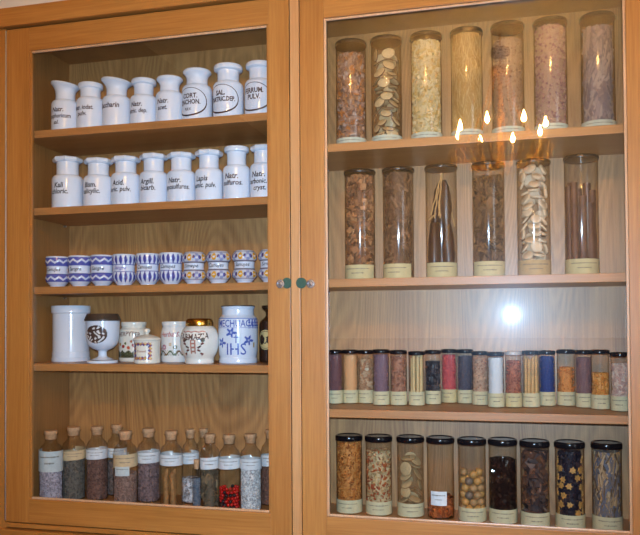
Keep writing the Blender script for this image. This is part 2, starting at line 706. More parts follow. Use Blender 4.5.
# face frame round the doors, cornice, plinth
board('face_stile', CL - 0.085, -1.3635, 0.0, 0.022, 0.9775, 2.384, M_DOOR_V, cab)
board('face_stile', 0.3335, 0.40, 0.0, 0.022, 0.9775, 2.384, M_DOOR_V, cab)
board('cornice', CL - 0.11, 0.42, -0.016, YK, 2.3815, 2.4335, M_DOOR_H, cab, 0.003)
board('cornice_cap', CL - 0.085, 0.40, 0.02, YK, 2.434, 2.437, M_DOOR_H, cab, 0.001)
board('bottom_rail', -1.3634, 0.3334, 0.0, 0.022, 0.9955, 1.0075, M_DOOR_H, cab)
board('base_cabinet', CL - 0.10, 0.415, -0.012, YK, 0.08, 0.992, M_DOOR_H, cab, 0.003)
board('plinth', CL - 0.08, 0.40, 0.02, YK, 0.0, 0.08, M_DOOR_H, cab)
board('back_frame', CL - 0.085, CL - 0.0225, 0.0225, YK, 0.993, 2.381, M_DOOR_V, cab)
board('back_frame', CR + 0.0225, 0.40, 0.0225, YK, 0.993, 2.381, M_DOOR_V, cab)

DZ0, DZ1, GZ0, GZ1 = 1.0105, 2.3775, 1.0752, 2.3125


def make_door(x0, x1, g0, g1, side_bead):
    d = link('door', None, cab)
    board('stile', x0, g0, 0.0, 0.022, DZ0, DZ1, M_DOOR_V, d, 0.0009)
    board('stile', g1, x1, 0.0, 0.022, DZ0, DZ1, M_DOOR_V, d, 0.0009)
    board('rail', g0, g1, 0.0004, 0.022, GZ1, DZ1, M_DOOR_H, d, 0.001)
    board('rail', g0, g1, 0.0004, 0.022, DZ0, GZ0, M_DOOR_H, d, 0.001)
    b = 0.006
    board('glazing_bead', g0, g0 + b, 0.004, 0.0105, GZ0, GZ1, side_bead, d, 0.0012)
    board('glazing_bead', g1 - b, g1, 0.004, 0.0105, GZ0, GZ1, side_bead, d, 0.0012)
    board('glazing_bead', g0 + b, g1 - b, 0.004, 0.0105, GZ0, GZ0 + b, M_BEAD, d, 0.002)
    board('glazing_bead', g0 + b, g1 - b, 0.004, 0.0105, GZ1 - b, GZ1, M_BEAD, d, 0.002)
    board('pane', g0 + 0.0002, g1 - 0.0002, 0.011, 0.0148, GZ0 + 0.0002, GZ1 - 0.0002, M_PANE, d, 0)
    return d


door_l = make_door(-1.3605, -0.537, -1.2877, -0.5918, M_DOOR_V)
door_r = make_door(-0.5085, 0.3305, -0.4469, 0.2566, M_BEAD)
board('meeting_lath', -0.5335, -0.5100, -0.004, 0.020, DZ0, DZ1, M_LATH, door_r, 0.001)
# piano hinge of knuckles along the outer edge
hv = []
for k in range(46):
    z0 = DZ0 + 0.004 + k * 0.0296
    v, f = lathe_data([(0.0022, 0), (0.0022, 0.0288)], 10, True)
    hv.append(([(x - 1.3620, y - 0.0005, z + z0) for x, y, z in v], f))
link('piano_hinge', mesh_from('piano_hinge', *join_data(hv), M_STEEL), door_l)
# locks with green felt discs beside them
disc_prof = [(0.0135, 0), (0.0135, 0.0022), (0.0128, 0.0028), (0.0005, 0.0028)]
lock_prof = [(0.0112, 0), (0.0112, 0.003), (0.0104, 0.0046), (0.0074, 0.0048), (0.0066, 0.0034), (0.0062, 0.0034), (0.0056, 0.0062), (0.0005, 0.0066)]
ROTF = (PI / 2, 0, 0)
lathe('felt_disc', disc_prof, M_GREEN, door_l, 28, angle=30, loc=(-0.5455, -0.0002, 1.6528), rot=ROTF)
lathe('lock', lock_prof, M_CHROME, door_l, 28, angle=30, loc=(-0.5614, -0.003, 1.6508), rot=ROTF)
lathe('felt_disc', disc_prof, M_GREEN, door_r, 28, angle=30, loc=(-0.5070, -0.0042, 1.6522), rot=ROTF)
lathe('lock', lock_prof, M_CHROME, door_r, 28, angle=30, loc=(-0.4833, -0.0002, 1.6495), rot=ROTF)


EPS = 0.0006                      # things stand a hair above their shelf
ZL = [z + EPS for z in ZL]
ZR = [z + EPS for z in ZR]
ZF += EPS


# ------------------------------------------------------------------ white porcelain jars, upper two shelves on the left
def porcelain_jar(x, y, z, r, h, hs, lines, style, rim, label, group, script=True, oval=False, lean=0.0):
    t = thing('porcelain_jar', label, 'jar', (x, y, z), group=group)
    rn = r * 0.71
    hs += 0.004
    body = [(r * 0.93, 0.0), (r * 0.985, 0.003), (r, 0.008), (r, hs - r * 0.38)]
    for k in range(1, 8):
        a = k / 7 * PI / 2
        body.append((rn * 1.02 + (r - rn * 1.02) * math.cos(a), hs - r * 0.38 + r * 0.36 * math.sin(a)))
    body.append((rn, hs + 0.002))
    rr = rim * r
    neck_top = h - 0.012
    if style == 'flare':
        for k in range(1, 9):
            u = k / 8
            body.append((rn * (1 - 0.04 * math.sin(u * PI)) + (rr - rn) * u ** 3.6, hs + 0.003 + (h - 0.006 - hs - 0.003) * u))
        body += [(rr * 1.01, h - 0.003), (rr * 0.97, h)]
    elif style == 'round':
        body += [(rn * 0.99, hs + (h - hs) * 0.45), (rn * 1.03, neck_top - 0.003), (rr * 0.97, neck_top), (rr, neck_top + 0.004), (rr, h - 0.003), (rr * 0.96, h)]
    else:
        body += [(rn * 0.985, hs + (h - hs) * 0.4), (rn * 1.0, neck_top + 0.001)]
    top_r = body[-1][0]
    zi = body[-1][1]
    body += [(rn * 0.86, zi - 0.001), (rn * 0.82, hs), (r * 0.9, hs - r * 0.4), (r * 0.9, 0.006), (0.001, 0.006)]
    vs, fs = lathe_data(body, 48)
    if lean:
        vs = [(a, b, c - lean * a * min(1, max(0, (c - hs) / (h - hs))) ** 1.5) for a, b, c in vs]
    link('body', mesh_from('body', vs, fs, M_PORC, True, 32), t)
    if style == 'octagon':
        prof = [(rn * 0.9, neck_top - 0.002), (rr * 0.93, neck_top - 0.001), (rr * 1.03, neck_top + 0.003), (rr * 1.03, h - 0.003), (rr * 0.97, h), (rn * 0.84, h), (rn * 0.84, neck_top - 0.002)]
        v, f = lathe_data(prof, 8, False, False)
        a = PI / 8
        v = [(p * math.cos(a) - q * math.sin(a), p * math.sin(a) + q * math.cos(a), w) for p, q, w in v]
        link('rim', mesh_from('rim', v, f, M_PORC, True, 20), t)
    pr = Print(lambda zz: r)
    zc = hs * 0.60
    for i, (s, size, sx, dth) in enumerate(lines):
        pr.text(s, size * (1.25 if script else 1.18), zc - i * (0.0175 if script else 0.0168), dth - (0.13 if script else 0.24), sx * 0.92, 0.16 if script else 0.0, 0.024 if script else 0.034)
    if oval:
        pr.ellipse(0, zc - 0.010, r * 1.22, hs * 0.35, 0.0016, 0.0044, -0.16)
    pr.build('lettering', M_INK if not script else (M_INK if style != 'octagon' else M_INK2), t)
    return t


G1 = 'white porcelain jars on the top left shelf'
J1 = [
    (-1.239, 0.0395, 0.147, 0.094, [('Natr.', 0.0150, 1, 0.1), ('phosphoricum', 0.0135, 0.9, 0.05), ('sal.', 0.0125, 1, 0)], 'flare', 1.02, 'white jar with slanting flared rim and three script lines, first on top left shelf', True, False, 0.16),
    (-1.158, 0.0395, 0.139, 0.095, [('Natr. iodat.', 0.0140, 0.9, 0), ('pulv.', 0.0140, 1, 0)], 'round', 0.89, 'white porcelain jar with faded two-line script, second on top left shelf', True, False, 0),
    (-1.075, 0.0402, 0.143, 0.093, [('Saccharin', 0.0165, 0.9, 0)], 'flare', 1.06, 'white jar with slanting flared rim and one single script word', True, False, 0.15),
    (-0.991, 0.0380, 0.136, 0.088, [('Natr.', 0.0150, 1, 0), ('nitric. dep.', 0.0140, 0.9, 0.03)], 'round', 0.92, 'white porcelain jar lettered Natr. nitric. dep. in black script', True, False, 0),
    (-0.912, 0.0385, 0.135, 0.092, [('Natr.', 0.0150, 1, 0), ('acet.', 0.0140, 1, 0)], 'flare', 0.93, 'white porcelain jar lettered Natr. acet. in small black script', True, False, 0),
    (-0.830, 0.0415, 0.147, 0.103, [('CORT.', 0.0150, 0.95, 0.12), ('CINCHON.', 0.0150, 0.85, 0.03), ('PULV.', 0.0085, 0.9, 0.0)], 'flare', 0.93, 'white porcelain jar lettered CORT. CINCHON. PULV. inside a brown oval', False, True, 0),
    (-0.739, 0.0415, 0.152, 0.104, [('SAL.', 0.0150, 0.95, 0.06), ('TARTRIC.DEP.', 0.0145, 0.80, 0.12)], 'round', 0.95, 'white porcelain jar lettered TARTRIC.DEP. with a brown oval line', False, True, 0),
    (-0.648, 0.0415, 0.150, 0.102, [('FERRUM.', 0.0155, 0.9, 0.08), ('PULV.', 0.0155, 0.9, 0.12)], 'round', 0.93, 'white porcelain jar lettered FERRUM. PULV. beside the door stile', False, True, 0),
]
for (x, r, h, hs, lines, style, rim, label, script, oval, lean) in J1:
    porcelain_jar(x, 0.10, ZL[0], r, h, hs, lines, style, rim, label, G1, script, oval, lean)
G2 = 'white porcelain jars on the second left shelf'
J2 = [
    (-1.232, 0.0440, 0.150, 0.096, [('Kali', 0.0165, 1, 0.08), ('chloric.', 0.0160, 1, 0.12)], 'octagon', 0.93, 'white octagonal-rimmed jar lettered Kali chloric. in black'),
    (-1.133, 0.0415, 0.140, 0.090, [('Bism.', 0.0160, 1, 0.05), ('salicylic.', 0.0155, 1, 0.08)], 'octagon', 0.96, 'white octagonal-rimmed jar lettered Bism. salicylic. in black'),
    (-1.047, 0.0410, 0.140, 0.092, [('Acid.', 0.0160, 1, 0.05), ('boric. pulv.', 0.0150, 0.95, 0.06)], 'octagon', 0.97, 'white octagonal-rimmed jar lettered Acid. boric. pulv. in black'),
    (-0.961, 0.0395, 0.142, 0.091, [('Argill.', 0.0160, 1, 0.05), ('bicarb.', 0.0155, 1, 0.1)], 'octagon', 0.97, 'white octagonal-rimmed jar lettered Argill. bicarb. in black'),
    (-0.878, 0.0395, 0.140, 0.089, [('Natr.', 0.0160, 1, 0.02), ('hyposulfuros.', 0.0150, 0.88, 0.1)], 'octagon', 0.96, 'white octagonal-rimmed jar lettered Natr. hyposulfuros. in black'),
    (-0.796, 0.0380, 0.142, 0.090, [('Lapis', 0.0160, 1, -0.08), ('pumic. pulv.', 0.0150, 0.9, 0.04)], 'octagon', 0.98, 'white octagonal-rimmed jar lettered Lapis pumic. pulv. in black'),
    (-0.716, 0.0366, 0.147, 0.094, [('Natr.', 0.0165, 1, 0.05), ('sulfuros.', 0.0155, 1, 0.1)], 'round', 0.93, 'white round-rimmed jar lettered Natr. sulfuros. on second left shelf'),
    (-0.639, 0.0366, 0.145, 0.095, [('Natr.', 0.0165, 1, 0.0), ('carbonic. p.', 0.0145, 0.95, 0.1), ('cryst.', 0.0145, 1, 0.1)], 'octagon', 0.95, 'white octagonal-rimmed jar lettered Natr. carbonic. cryst. beside the stile'),
]
for (x, r, h, hs, lines, style, rim, label) in J2:
    porcelain_jar(x, 0.10, ZL[1], r, h, hs, lines, style, rim, label, G2)

# ------------------------------------------------------------------ small painted pots, third shelf on the left
WHITE, CREAM, BLUE, DBLUE = (216, 224, 238), (232, 228, 214), (86, 94, 172), (58, 62, 140)
YEL, PLUM = (226, 166, 40), (84, 52, 84)


def tri(x):
    return abs((x % 1.0) * 2 - 1) * 2 - 1


def pot_zigzag(h):
    def f(th, z, r):
        t = z / h
        for lo, hi in ((0.71, 0.95), (0.17, 0.40)):
            if lo < t < hi:
                c = (lo + hi) / 2 + 0.045 * tri(th * 9 / (2 * PI))
                return WHITE if abs(t - c) < 0.032 else BLUE
        if 0.40 <= t < 0.43 or 0.68 < t <= 0.71:
            return DBLUE if int(t * 1000) % 2 else BLUE
        return WHITE
    return f


def pot_stripe(h):
    def f(th, z, r):
        t = z / h
        for lo, hi in ((0.68, 0.95), (0.12, 0.42)):
            if lo < t < hi:
                u = (th * 15 / (2 * PI)) % 1.0
                edge = min(t - lo, hi - t) / (hi - lo)
                if abs(u - 0.5) < 0.10 + 0.22 * min(1, edge * 3):
                    return DBLUE if abs(u - 0.5) < 0.10 else BLUE
                return WHITE
        if 0.42 <= t < 0.445 or 0.655 < t <= 0.68:
            return BLUE
        return WHITE
    return f


def pot_flower(h):
    def f(th, z, r):
        t = z / h
        for lo, hi in ((0.68, 0.97), (0.14, 0.42)):
            if lo < t < hi:
                c = (lo + hi) / 2
                u = ((th * 5 / (2 * PI) + 0.5) % 1.0) - 0.5
                dx, dz = u / 0.5, (t - c) / ((hi - lo) / 2)
                if dx * dx / 0.10 + dz * dz / 0.55 < 1:
                    return YEL if (dx * dx + dz * dz) > 0.025 else WHITE
                if (abs(dx) - 0.62) ** 2 / 0.045 + dz * dz / 0.22 < 1:
                    return PLUM if abs(dx) < 0.62 else BLUE
                if (abs(dx) - 0.9) ** 2 / 0.02 + (abs(dz) - 0.55) ** 2 / 0.10 < 1:
                    return (150, 156, 190)
                if abs(dz) > 0.86:
                    return (140, 130, 150)
                return (206, 208, 216)
        if 0.42 <= t < 0.45 or 0.65 < t <= 0.68:
            return (74, 64, 66)
        return WHITE
    return f


G3 = 'small painted pots on the third left shelf'
POTS = [
    (-1.265, 'zigzag', 'Canujes', 'blue and white zigzag pot, first in the row of small pots'),
    (-1.193, 'zigzag', 'Sangra', 'blue and white zigzag pot, second in the row of small pots'),
    (-1.122, 'zigzag', 'Sangre', 'blue and white zigzag pot, third in the row of small pots'),
    (-1.053, 'stripe', 'Sangre', 'blue striped pot with violet lettering, next to the zigzag pots'),
    (-0.980, 'stripe', 'Canujes', 'blue striped pot in the middle of the three striped ones'),
    (-0.910, 'stripe', 'Canujes', 'blue striped pot standing next to the yellow flowered pots'),
    (-0.841, 'flower', 'Simepe', 'yellow flowered pot standing next to the blue striped pots'),
    (-0.770, 'flower', 'Canujes', 'yellow flowered pot, second of four from the striped pots'),
    (-0.695, 'flower', 'Sanujes', 'yellow flowered pot, last one fully clear of the door stile'),
    (-0.621, 'flower', 'Simepe', 'yellow flowered pot half hidden behind the door stile'),
]
for i, (x, kind, word, label) in enumerate(POTS):
    h = 0.0885
    r = 0.0338
    t = thing('painted_pot', label, 'pot', (x, 0.10, ZL[2]), group=G3)
    if kind == 'flower':
        pts = [(0.60, 0), (0.60, 0.05), (0.72, 0.10), (0.98, 0.22), (1.0, 0.30), (0.86, 0.41), (0.80, 0.50), (0.80, 0.60), (0.84, 0.67), (0.98, 0.75), (0.99, 0.85), (0.84, 0.95), (0.74, 1.0)]
    else:
        pts = [(0.60, 0), (0.60, 0.05), (0.70, 0.09), (0.94, 0.20), (1.0, 0.30), (0.92, 0.42), (0.88, 0.50), (0.88, 0.60), (0.91, 0.69), (1.0, 0.80), (0.99, 0.90), (0.97, 0.96), (0.95, 1.0)]
    prof = smooth_prof([(a * r, b * h) for a, b in pts], 5)
    outer = list(prof)
    prof = prof + [(prof[-1][0] * 0.93, h), (prof[-1][0] * 0.88, h * 0.9), (r * 0.75, h * 0.5), (0.001, 0.006)]
    fn = {'zigzag': pot_zigzag, 'stripe': pot_stripe, 'flower': pot_flower}[kind](h)
    painted_lathe('body', prof, fn, t, 132, 84)
    p = Print(lambda zz, o=outer: radius_at(o, zz))
    p.text(word, 0.0145, h * 0.52, 0.05, 1.0, 0.25, 0.014)
    p.build('lettering', plain('violet_ink', (104, 92, 168), 0.4) if i == 3 else M_INK2, t)

# ------------------------------------------------------------------ larger vessels, fourth shelf on the left
z4 = ZL[3]
# plain cylinder
t = thing('porcelain_cylinder', 'tall plain white porcelain cylinder jar on the fourth left shelf', 'jar', (-1.2633, 0.165, z4))
R0, H0 = 0.0535, 0.1625
lathe('body', [(R0 * 1.02, 0), (R0 * 1.03, 0.003), (R0 * 1.03, 0.010), (R0 * 1.0, 0.012), (R0 * 1.0, 0.027), (R0 * 0.975, 0.029), (R0 * 0.97, 0.1), (R0 * 0.97, H0 - 0.024), (R0 * 1.04, H0 - 0.020),
               (R0 * 1.05, H0 - 0.002), (R0 * 1.03, H0), (R0 * 0.9, H0), (R0 * 0.9, 0.01), (0.001, 0.01)], M_PORC, t, 56, angle=30)
# goblet
t = thing('apothecary_goblet', 'white footed goblet with dark brown lid and oval emblem', 'goblet', (-1.1061, 0.075, z4))
R0 = 0.0510
gp = smooth_prof([(0.046, 0), (0.047, 0.003), (0.0445, 0.0075), (0.034, 0.010), (0.026, 0.013), (0.0145, 0.018), (0.0125, 0.026), (0.015, 0.034), (0.030, 0.040), (0.044, 0.052), (0.0495, 0.070), (0.051, 0.09), (0.0515, 0.1165)], 6)
gp = [(q * 0.90, w) for q, w in gp]


def goblet_paint(th, z, r):
    x = (th - 0.10) * 0.046
    dz = z - 0.080
    e = (x / 0.0330) ** 2 + (dz / 0.0245) ** 2
    if e < 1:
        if e > 0.86:
            return (60, 48, 44)
        a = math.sin(x * 330 + 2.2 * math.sin(dz * 200)) * math.cos(dz * 260 + 1.7 * math.sin(x * 160))
        return (226, 226, 226) if a > 0.28 else (82, 62, 54)
    if 0.0075 < z < 0.0092:
        return (120, 104, 90)
    return (218, 228, 242)


painted_lathe('bowl', gp, goblet_paint, t, 160, 110)
lathe('lid', [(q * 0.90, w) for q, w in [(0.0505, 0.1165), (0.0545, 0.1167), (0.0550, 0.121), (0.0535, 0.1235), (0.0520, 0.127), (0.049, 0.133), (0.047, 0.1365), (0.030, 0.1372), (0.001, 0.1372)]],
      plain('dark_brown_wood', (70, 56, 46), 0.4, noise=0.2, nscale=80), t, 48, angle=30)


# cream jar with brown lettering and a flower scene, behind the small pot
def cream_body(r, h, neck):
    return smooth_prof([(r * 0.93, 0), (r * 0.97, h * 0.02), (r, h * 0.10), (r, h * 0.5), (r, h * 0.70), (r * 0.93, h * 0.80), (neck, h * 0.845), (neck * 0.98, h * 0.88), (neck * 1.04, h * 0.91), (neck * 1.05, h * 0.985), (neck * 1.0, h)], 5)


def flower_scene(th, z, r):
    x = th * 0.044
    if z < 0.004:
        return CREAM
    if 0.012 < z < 0.030 + 0.003 * math.sin(x * 300) and abs(th) < 1.5:
        return (58, 60, 44) if math.sin(x * 500) * math.sin(z * 900) < 0.4 else (120, 122, 80)
    for (fx, fz, fr, col) in ((-0.012, 0.044, 0.0055, (176, 48, 40)), (0.006, 0.040, 0.005, (200, 90, 60)), (0.022, 0.047, 0.006, (168, 60, 56)), (-0.026, 0.050, 0.005, (210, 150, 60)),
                              (0.014, 0.058, 0.004, (190, 110, 70)), (-0.004, 0.052, 0.004, (96, 110, 60)), (0.030, 0.038, 0.005, (90, 100, 56))):
        if (x - fx) ** 2 + (z - fz) ** 2 < fr * fr:
            return col
    return CREAM


t = thing('cream_jar', 'cream jar with brown lettering and dark flower scene behind the lidded pot', 'jar', (-1.0641, 0.175, z4))
pr4 = cream_body(0.0425, 0.114, 0.0345)
painted_lathe('body', pr4 + [(0.031, 0.114), (0.031, 0.08), (0.001, 0.08)], flower_scene, t, 150, 100)
p = Print(lambda zz: radius_at(pr4, zz))
p.text('HERPYTER', 0.0180, 0.074, 0.1, 0.85, 0, 0.02, 3.0)
p.build('lettering', plain('brown_ink', (120, 84, 70), 0.5), t)


# small lidded pot with a painted cartouche
def cartouche(th, z, r):
    x, dz = (th - 0.05) * 0.037, z - 0.034
    ax, az = abs(x) / 0.026, abs(dz) / 0.021
    m = max(ax, az) + 0.12 * math.sin(x * 700) * math.sin(dz * 700)
    if 0.72 < m < 1.08:
        k = math.sin(x * 430) + math.sin(dz * 470 + 1)
        return (54, 62, 132) if k > 0.1 else ((168, 78, 66) if k > -0.9 else (206, 168, 90))
    return CREAM


t = thing('lidded_pot', 'small cream lidded pot with blue and red painted cartouche', 'pot', (-0.9677, 0.070, z4))
pp = smooth_prof([(0.0335, 0), (0.036, 0.003), (0.0355, 0.010), (0.0352, 0.03), (0.0355, 0.055), (0.0365, 0.062)], 5)
painted_lathe('body', pp, cartouche, t, 150, 70)
p = Print(lambda zz: 0.0354)
p.text('Pomad.', 0.0095, 0.031, 0.05, 1, 0.2, 0.01)
p.build('lettering', plain('red_brown_ink', (150, 84, 60), 0.5), t)
lid = lathe('lid', smooth_prof([(0.0362, 0.0622), (0.0378, 0.064), (0.0375, 0.0665), (0.033, 0.0705), (0.022, 0.0755), (0.009, 0.0785), (0.0055, 0.0795)], 4), plain('cream_glaze', CREAM, 0.15), t, 44, True)
lathe('knob', smooth_prof([(0.0048, 0.0790), (0.005, 0.0815), (0.0085, 0.0865), (0.0090, 0.0905), (0.006, 0.0945), (0.001, 0.0955)], 4), plain('cream_glaze', CREAM, 0.15), lid, 24)


# white jar with red script and flowers
def herb_scene(th, z, r):
    x = (th + 0.05) * 0.039
    if 0.018 < z < 0.034:
        w = 0.006 * math.sin(x * 260) + 0.026
        if abs(z - w) < 0.0035 or (math.sin(x * 900) * math.sin(z * 700) > 0.45 and abs(x) < 0.03):
            return (92, 108, 76) if math.sin(x * 150) > -0.4 else (124, 96, 70)
    for (fx, fz, fr, col) in ((-0.014, 0.042, 0.0075, (184, 112, 130)), (0.006, 0.050, 0.004, (206, 170, 90)), (0.020, 0.042, 0.006, (98, 116, 78)), (-0.027, 0.036, 0.005, (190, 120, 100))):
        d = math.hypot(x - fx, z - fz)
        if d < fr:
            return col if d > fr * 0.45 else (236, 214, 210)
    return (230, 230, 226)


t = thing('flowered_jar', 'white jar with red script and green herb painting beside the gold-lidded jar', 'jar', (-0.9253, 0.155, z4))
pr5 = cream_body(0.0390, 0.114, 0.0345)
painted_lathe('body', pr5 + [(0.031, 0.114), (0.031, 0.08), (0.001, 0.08)], herb_scene, t, 150, 100)
p = Print(lambda zz: radius_at(pr5, zz))
p.text('Herba S.', 0.0190, 0.072, 0.0, 0.95, 0.3, 0.012)
p.build('lettering', plain('red_ink', (176, 66, 62), 0.5), t)


# round jar with gold lid
def farm_paint(th, z, r):
    x, dz = (th - 0.05) * 0.050, z - 0.052
    for sgn in (-1, 1):
        xx = x * sgn
        c = 0.020 + 0.006 * math.sin(dz * 190 + 0.6)
        if abs(xx - c) < 0.0030 + 0.0022 * math.sin(dz * 700) and -0.030 < dz < 0.020:
            return (120, 64, 60) if math.sin(dz * 400) > -0.3 else (76, 66, 56)
        if (xx - 0.026) ** 2 + (dz - 0.012) ** 2 < 0.006 ** 2:
            return (92, 104, 80) if sgn > 0 else (130, 70, 66)
    if abs(x) < 0.007 and -0.024 < dz < 0.012:
        return (176, 120, 104) if (abs(x) > 0.0035 or math.sin(dz * 600) > 0.2) else (228, 226, 214)
    if abs(dz - 0.034 - 0.0012 * math.sin(x * 300)) < 0.0012 and abs(x) < 0.036:
        return (176, 92, 80)
    return (230, 229, 220)


t = thing('gold_lidded_jar', 'round cream jar with shiny gold lid and ribbon painting', 'jar', (-0.8196, 0.085, z4))
pr6 = smooth_prof([(0.0375, 0), (0.039, 0.003), (0.0385, 0.010), (0.0395, 0.016), (0.0470, 0.030), (0.0515, 0.052), (0.0510, 0.072), (0.0455, 0.090), (0.0385, 0.0985), (0.036, 0.1005)], 6)
painted_lathe('body', pr6, farm_paint, t, 170, 110)
p = Print(lambda zz: radius_at(pr6, zz))
p.text('FARMAZIA', 0.0230, 0.064, 0.02, 0.82, 0, 0.024, -2.0)
p.build('lettering', plain('brown_ink_dark', (88, 62, 56), 0.5), t)
lathe('lid', smooth_prof([(0.0362, 0.1005), (0.0372, 0.103), (0.0370, 0.112), (0.0340, 0.1185), (0.028, 0.1212), (0.001, 0.1218)], 5), M_BRASS, t, 44)


# big blue painted jar
def ihs_paint(th, z, r):
    x = (th - 0.22) * 0.054
    zz = z
    for (fx, fz) in ((-0.012, 0.083), (0.037, 0.062), (-0.044, 0.056)):
        dx, dz = x - fx, zz - fz
        d = math.hypot(dx, dz * 1.2)
        a = math.atan2(dz, dx)
        if d < 0.0165 * (0.70 + 0.30 * math.cos(5 * a + 0.5)):
            return (72, 100, 186) if d > 0.0035 else (170, 186, 222)
    if 0.094 < zz < 0.1225:
        lo = 0.1045
        if x > 0.036:
            k = math.sin(x * 520) + math.sin(zz * 760)
            if k > 0.1 and zz < 0.118:
                return (72, 102, 190)
        if abs(zz - 0.1205) < 0.0008 or abs(zz - 0.0955) < 0.0008:
            return (110, 136, 206)
    if (x - 0.056) ** 2 < 0.003 ** 2 and abs(zz - 0.049) < 0.0065:
        return (176, 148, 84)
    return (216, 228, 244)


t = thing('large_blue_jar', 'large white jar painted in blue with IHS, cross and flowers', 'jar', (-0.7235, 0.125, z4))
pr7 = smooth_prof([(0.0505, 0), (0.0520, 0.003), (0.0515, 0.012), (0.0500, 0.016), (0.0525, 0.030), (0.0535, 0.07), (0.0535, 0.105), (0.0520, 0.120), (0.0450, 0.1285), (0.0435, 0.133), (0.0435, 0.146), (0.0455, 0.149), (0.0455, 0.1525)], 6)
painted_lathe('body', pr7 + [(0.044, 0.1535)], ihs_paint, t, 180, 130)
lathe('rim', [(0.0445, 0.1530), (0.0462, 0.1532), (0.0462, 0.1548), (0.0445, 0.1556), (0.001, 0.1556)], plain('dark_rim', (48, 52, 56), 0.4), t, 48, angle=30)
p = Print(lambda zz: radius_at(pr7, zz))
p.text('MECHUACAN', 0.0265, 0.0985, 0.36, 0.78, 0, 0.014)
p.build('lettering', plain('cobalt', (64, 90, 178), 0.3), t)
p = Print(lambda zz: radius_at(pr7, zz))
p.text('IHS', 0.044, 0.024, 0.25, 0.92, 0, 0.004)
p.build('lettering', plain('cobalt', (64, 90, 178), 0.3), t)
p = Print(lambda zz: radius_at(pr7, zz))
p.stroke([(0, 0.055), (0, 0.078)], 0.0028, 0.25)
p.stroke([(-0.0066, 0.0705), (0.0066, 0.0705)], 0.0028, 0.25)
p.build('painted_cross', plain('cobalt', (64, 90, 178), 0.3), t)

# dark glass bottle with an oval label, half behind the stile
t = thing('dark_glass_jar', 'dark brown glass jar with cream oval label behind the door stile', 'jar', (-0.6400, 0.182, z4))
prb = smooth_prof([(0.038, 0), (0.0395, 0.003), (0.0405, 0.008), (0.0405, 0.02), (0.0405, 0.05), (0.0405, 0.095), (0.037, 0.112), (0.027, 0.122), (0.0225, 0.128), (0.0225, 0.138), (0.031, 0.147), (0.0335, 0.152), (0.032, 0.156)], 5)
lathe('body', prb + [(0.022, 0.156), (0.019, 0.13), (0.001, 0.13)], M_AMBER, t, 44)
ov = []
p = Print(lambda zz: radius_at(prb, zz), 0.0008)
n = 40
p.v = [p.pt(0, 0.062, -0.30)] + [p.pt(0.027 * math.cos(2 * PI * k / n), 0.062 + 0.027 * math.sin(2 * PI * k / n), -0.30) for k in range(n)]
p.f = [(0, 1 + k, 1 + (k + 1) % n) for k in range(n)]
lab = p.build('oval_label', paper('gold_cream', (206, 184, 128)), t)
p = Print(lambda zz: radius_at(prb, zz), 0.0014)
p.ellipse(0, 0.062, 0.0235, 0.0235, 0.0016, 0.0016, -0.30)
p.text('RX', 0.026, 0.052, -0.30, 1.0, 0.2, 0.02)
p.build('emblem', M_INK2, lab)


# ------------------------------------------------------------------ helpers for tubes and bottles
def wrap_label(name, r, z0, z1, mat, parent, th0=0.0, half=PI, rows=2, ink=None, seed=1, tilt=0.0, lift=0.0007):
    """paper band with rows of print too small to read"""
    n = max(8, int(half / PI * 48))
    vs, fs = [], []
    for k in range(n + 1):
        a = th0 - half + 2 * half * k / n
        for z, rr in ((z0, r + lift), (z1, r + lift)):
            vs.append((rr * math.sin(a), -rr * math.cos(a), z + tilt * (a - th0) * r))
    for k in range(n):
        fs.append((2 * k, 2 * k + 2, 2 * k + 3, 2 * k + 1))
    lab = link(name, mesh_from(name, vs, fs, mat, True, 60), parent)
    if rows:
        rnd = random.Random(seed)
        p = Print(lambda zz: r, lift + 0.0004)
        H = z1 - z0
        for i in range(rows):
            zc = z1 - H * (0.28 + 0.30 * i)
            w = min(half * 0.85, 0.85) * r * (1.0 if i == 0 else 0.5)
            x = -w
            while x < w:
                l = rnd.uniform(0.0010, 0.0032)
                p.stroke([(x, zc), (min(w, x + l), zc)], H * rnd.uniform(0.04, 0.09), th0)
                x += l + 0.0008
        p.build('print', ink or plain('grey_print', (112, 104, 90), 0.6), lab)
    return lab


LIDS = {}


def lid_mesh(r, h, mat):
    key = (round(r, 4), h, mat.name)
    if key not in LIDS:
        pr = [(r * 0.80, -h * 0.25), (r * 1.0, -h * 0.25 + 0.0002), (r * 1.055, -h * 0.2), (r * 1.065, h * 0.15), (r * 1.065, h * 0.62), (r * 1.03, h * 0.9), (r * 0.96, h), (r * 0.90, h * 0.98), (r * 0.86, h * 0.86), (0.0005, h * 0.86)]
        v, f = lathe_data(pr, 40)
        LIDS[key] = mesh_from('lid', v, f, mat, True, 40)
    return LIDS[key]


TUBES = {}


def tube_shell(r, h, mat):
    key = (round(r, 4), round(h, 4), mat.name)
    if key not in TUBES:
        v, f = lathe_data([(r * 0.90, 0.0004), (r * 0.975, 0.0012), (r, 0.004), (r, h)], 44)
        TUBES[key] = mesh_from('glass', v, f, mat, True, 50)
    return TUBES[key]


def specimen_tube(x, y, z, r, h, label, group, lid=M_LID, lid_h=0.011, paper_mat=None, label_h=0.02, rows=2, th0=0.0, half=PI, label_z=0.0015, seed=1):
    t = thing('specimen_tube', label, 'glass tube', (x, y, z), group=group)
    link('glass', tube_shell(r, h - lid_h * 0.9, M_TUBE), t)
    link('lid', lid_mesh(r, lid_h, lid), t, (0, 0, h - lid_h))
    wrap_label('paper_label', r, label_z, label_z + label_h, paper_mat, t, th0, half, rows, seed=seed)
    return t


def stuff(name, loc, data, mat, label, cat, smooth=False):
    o = link(name, mesh_from(name, data[0], data[1], mat, smooth, 50), None, loc)
    return tag(o, label, cat, kind='stuff')


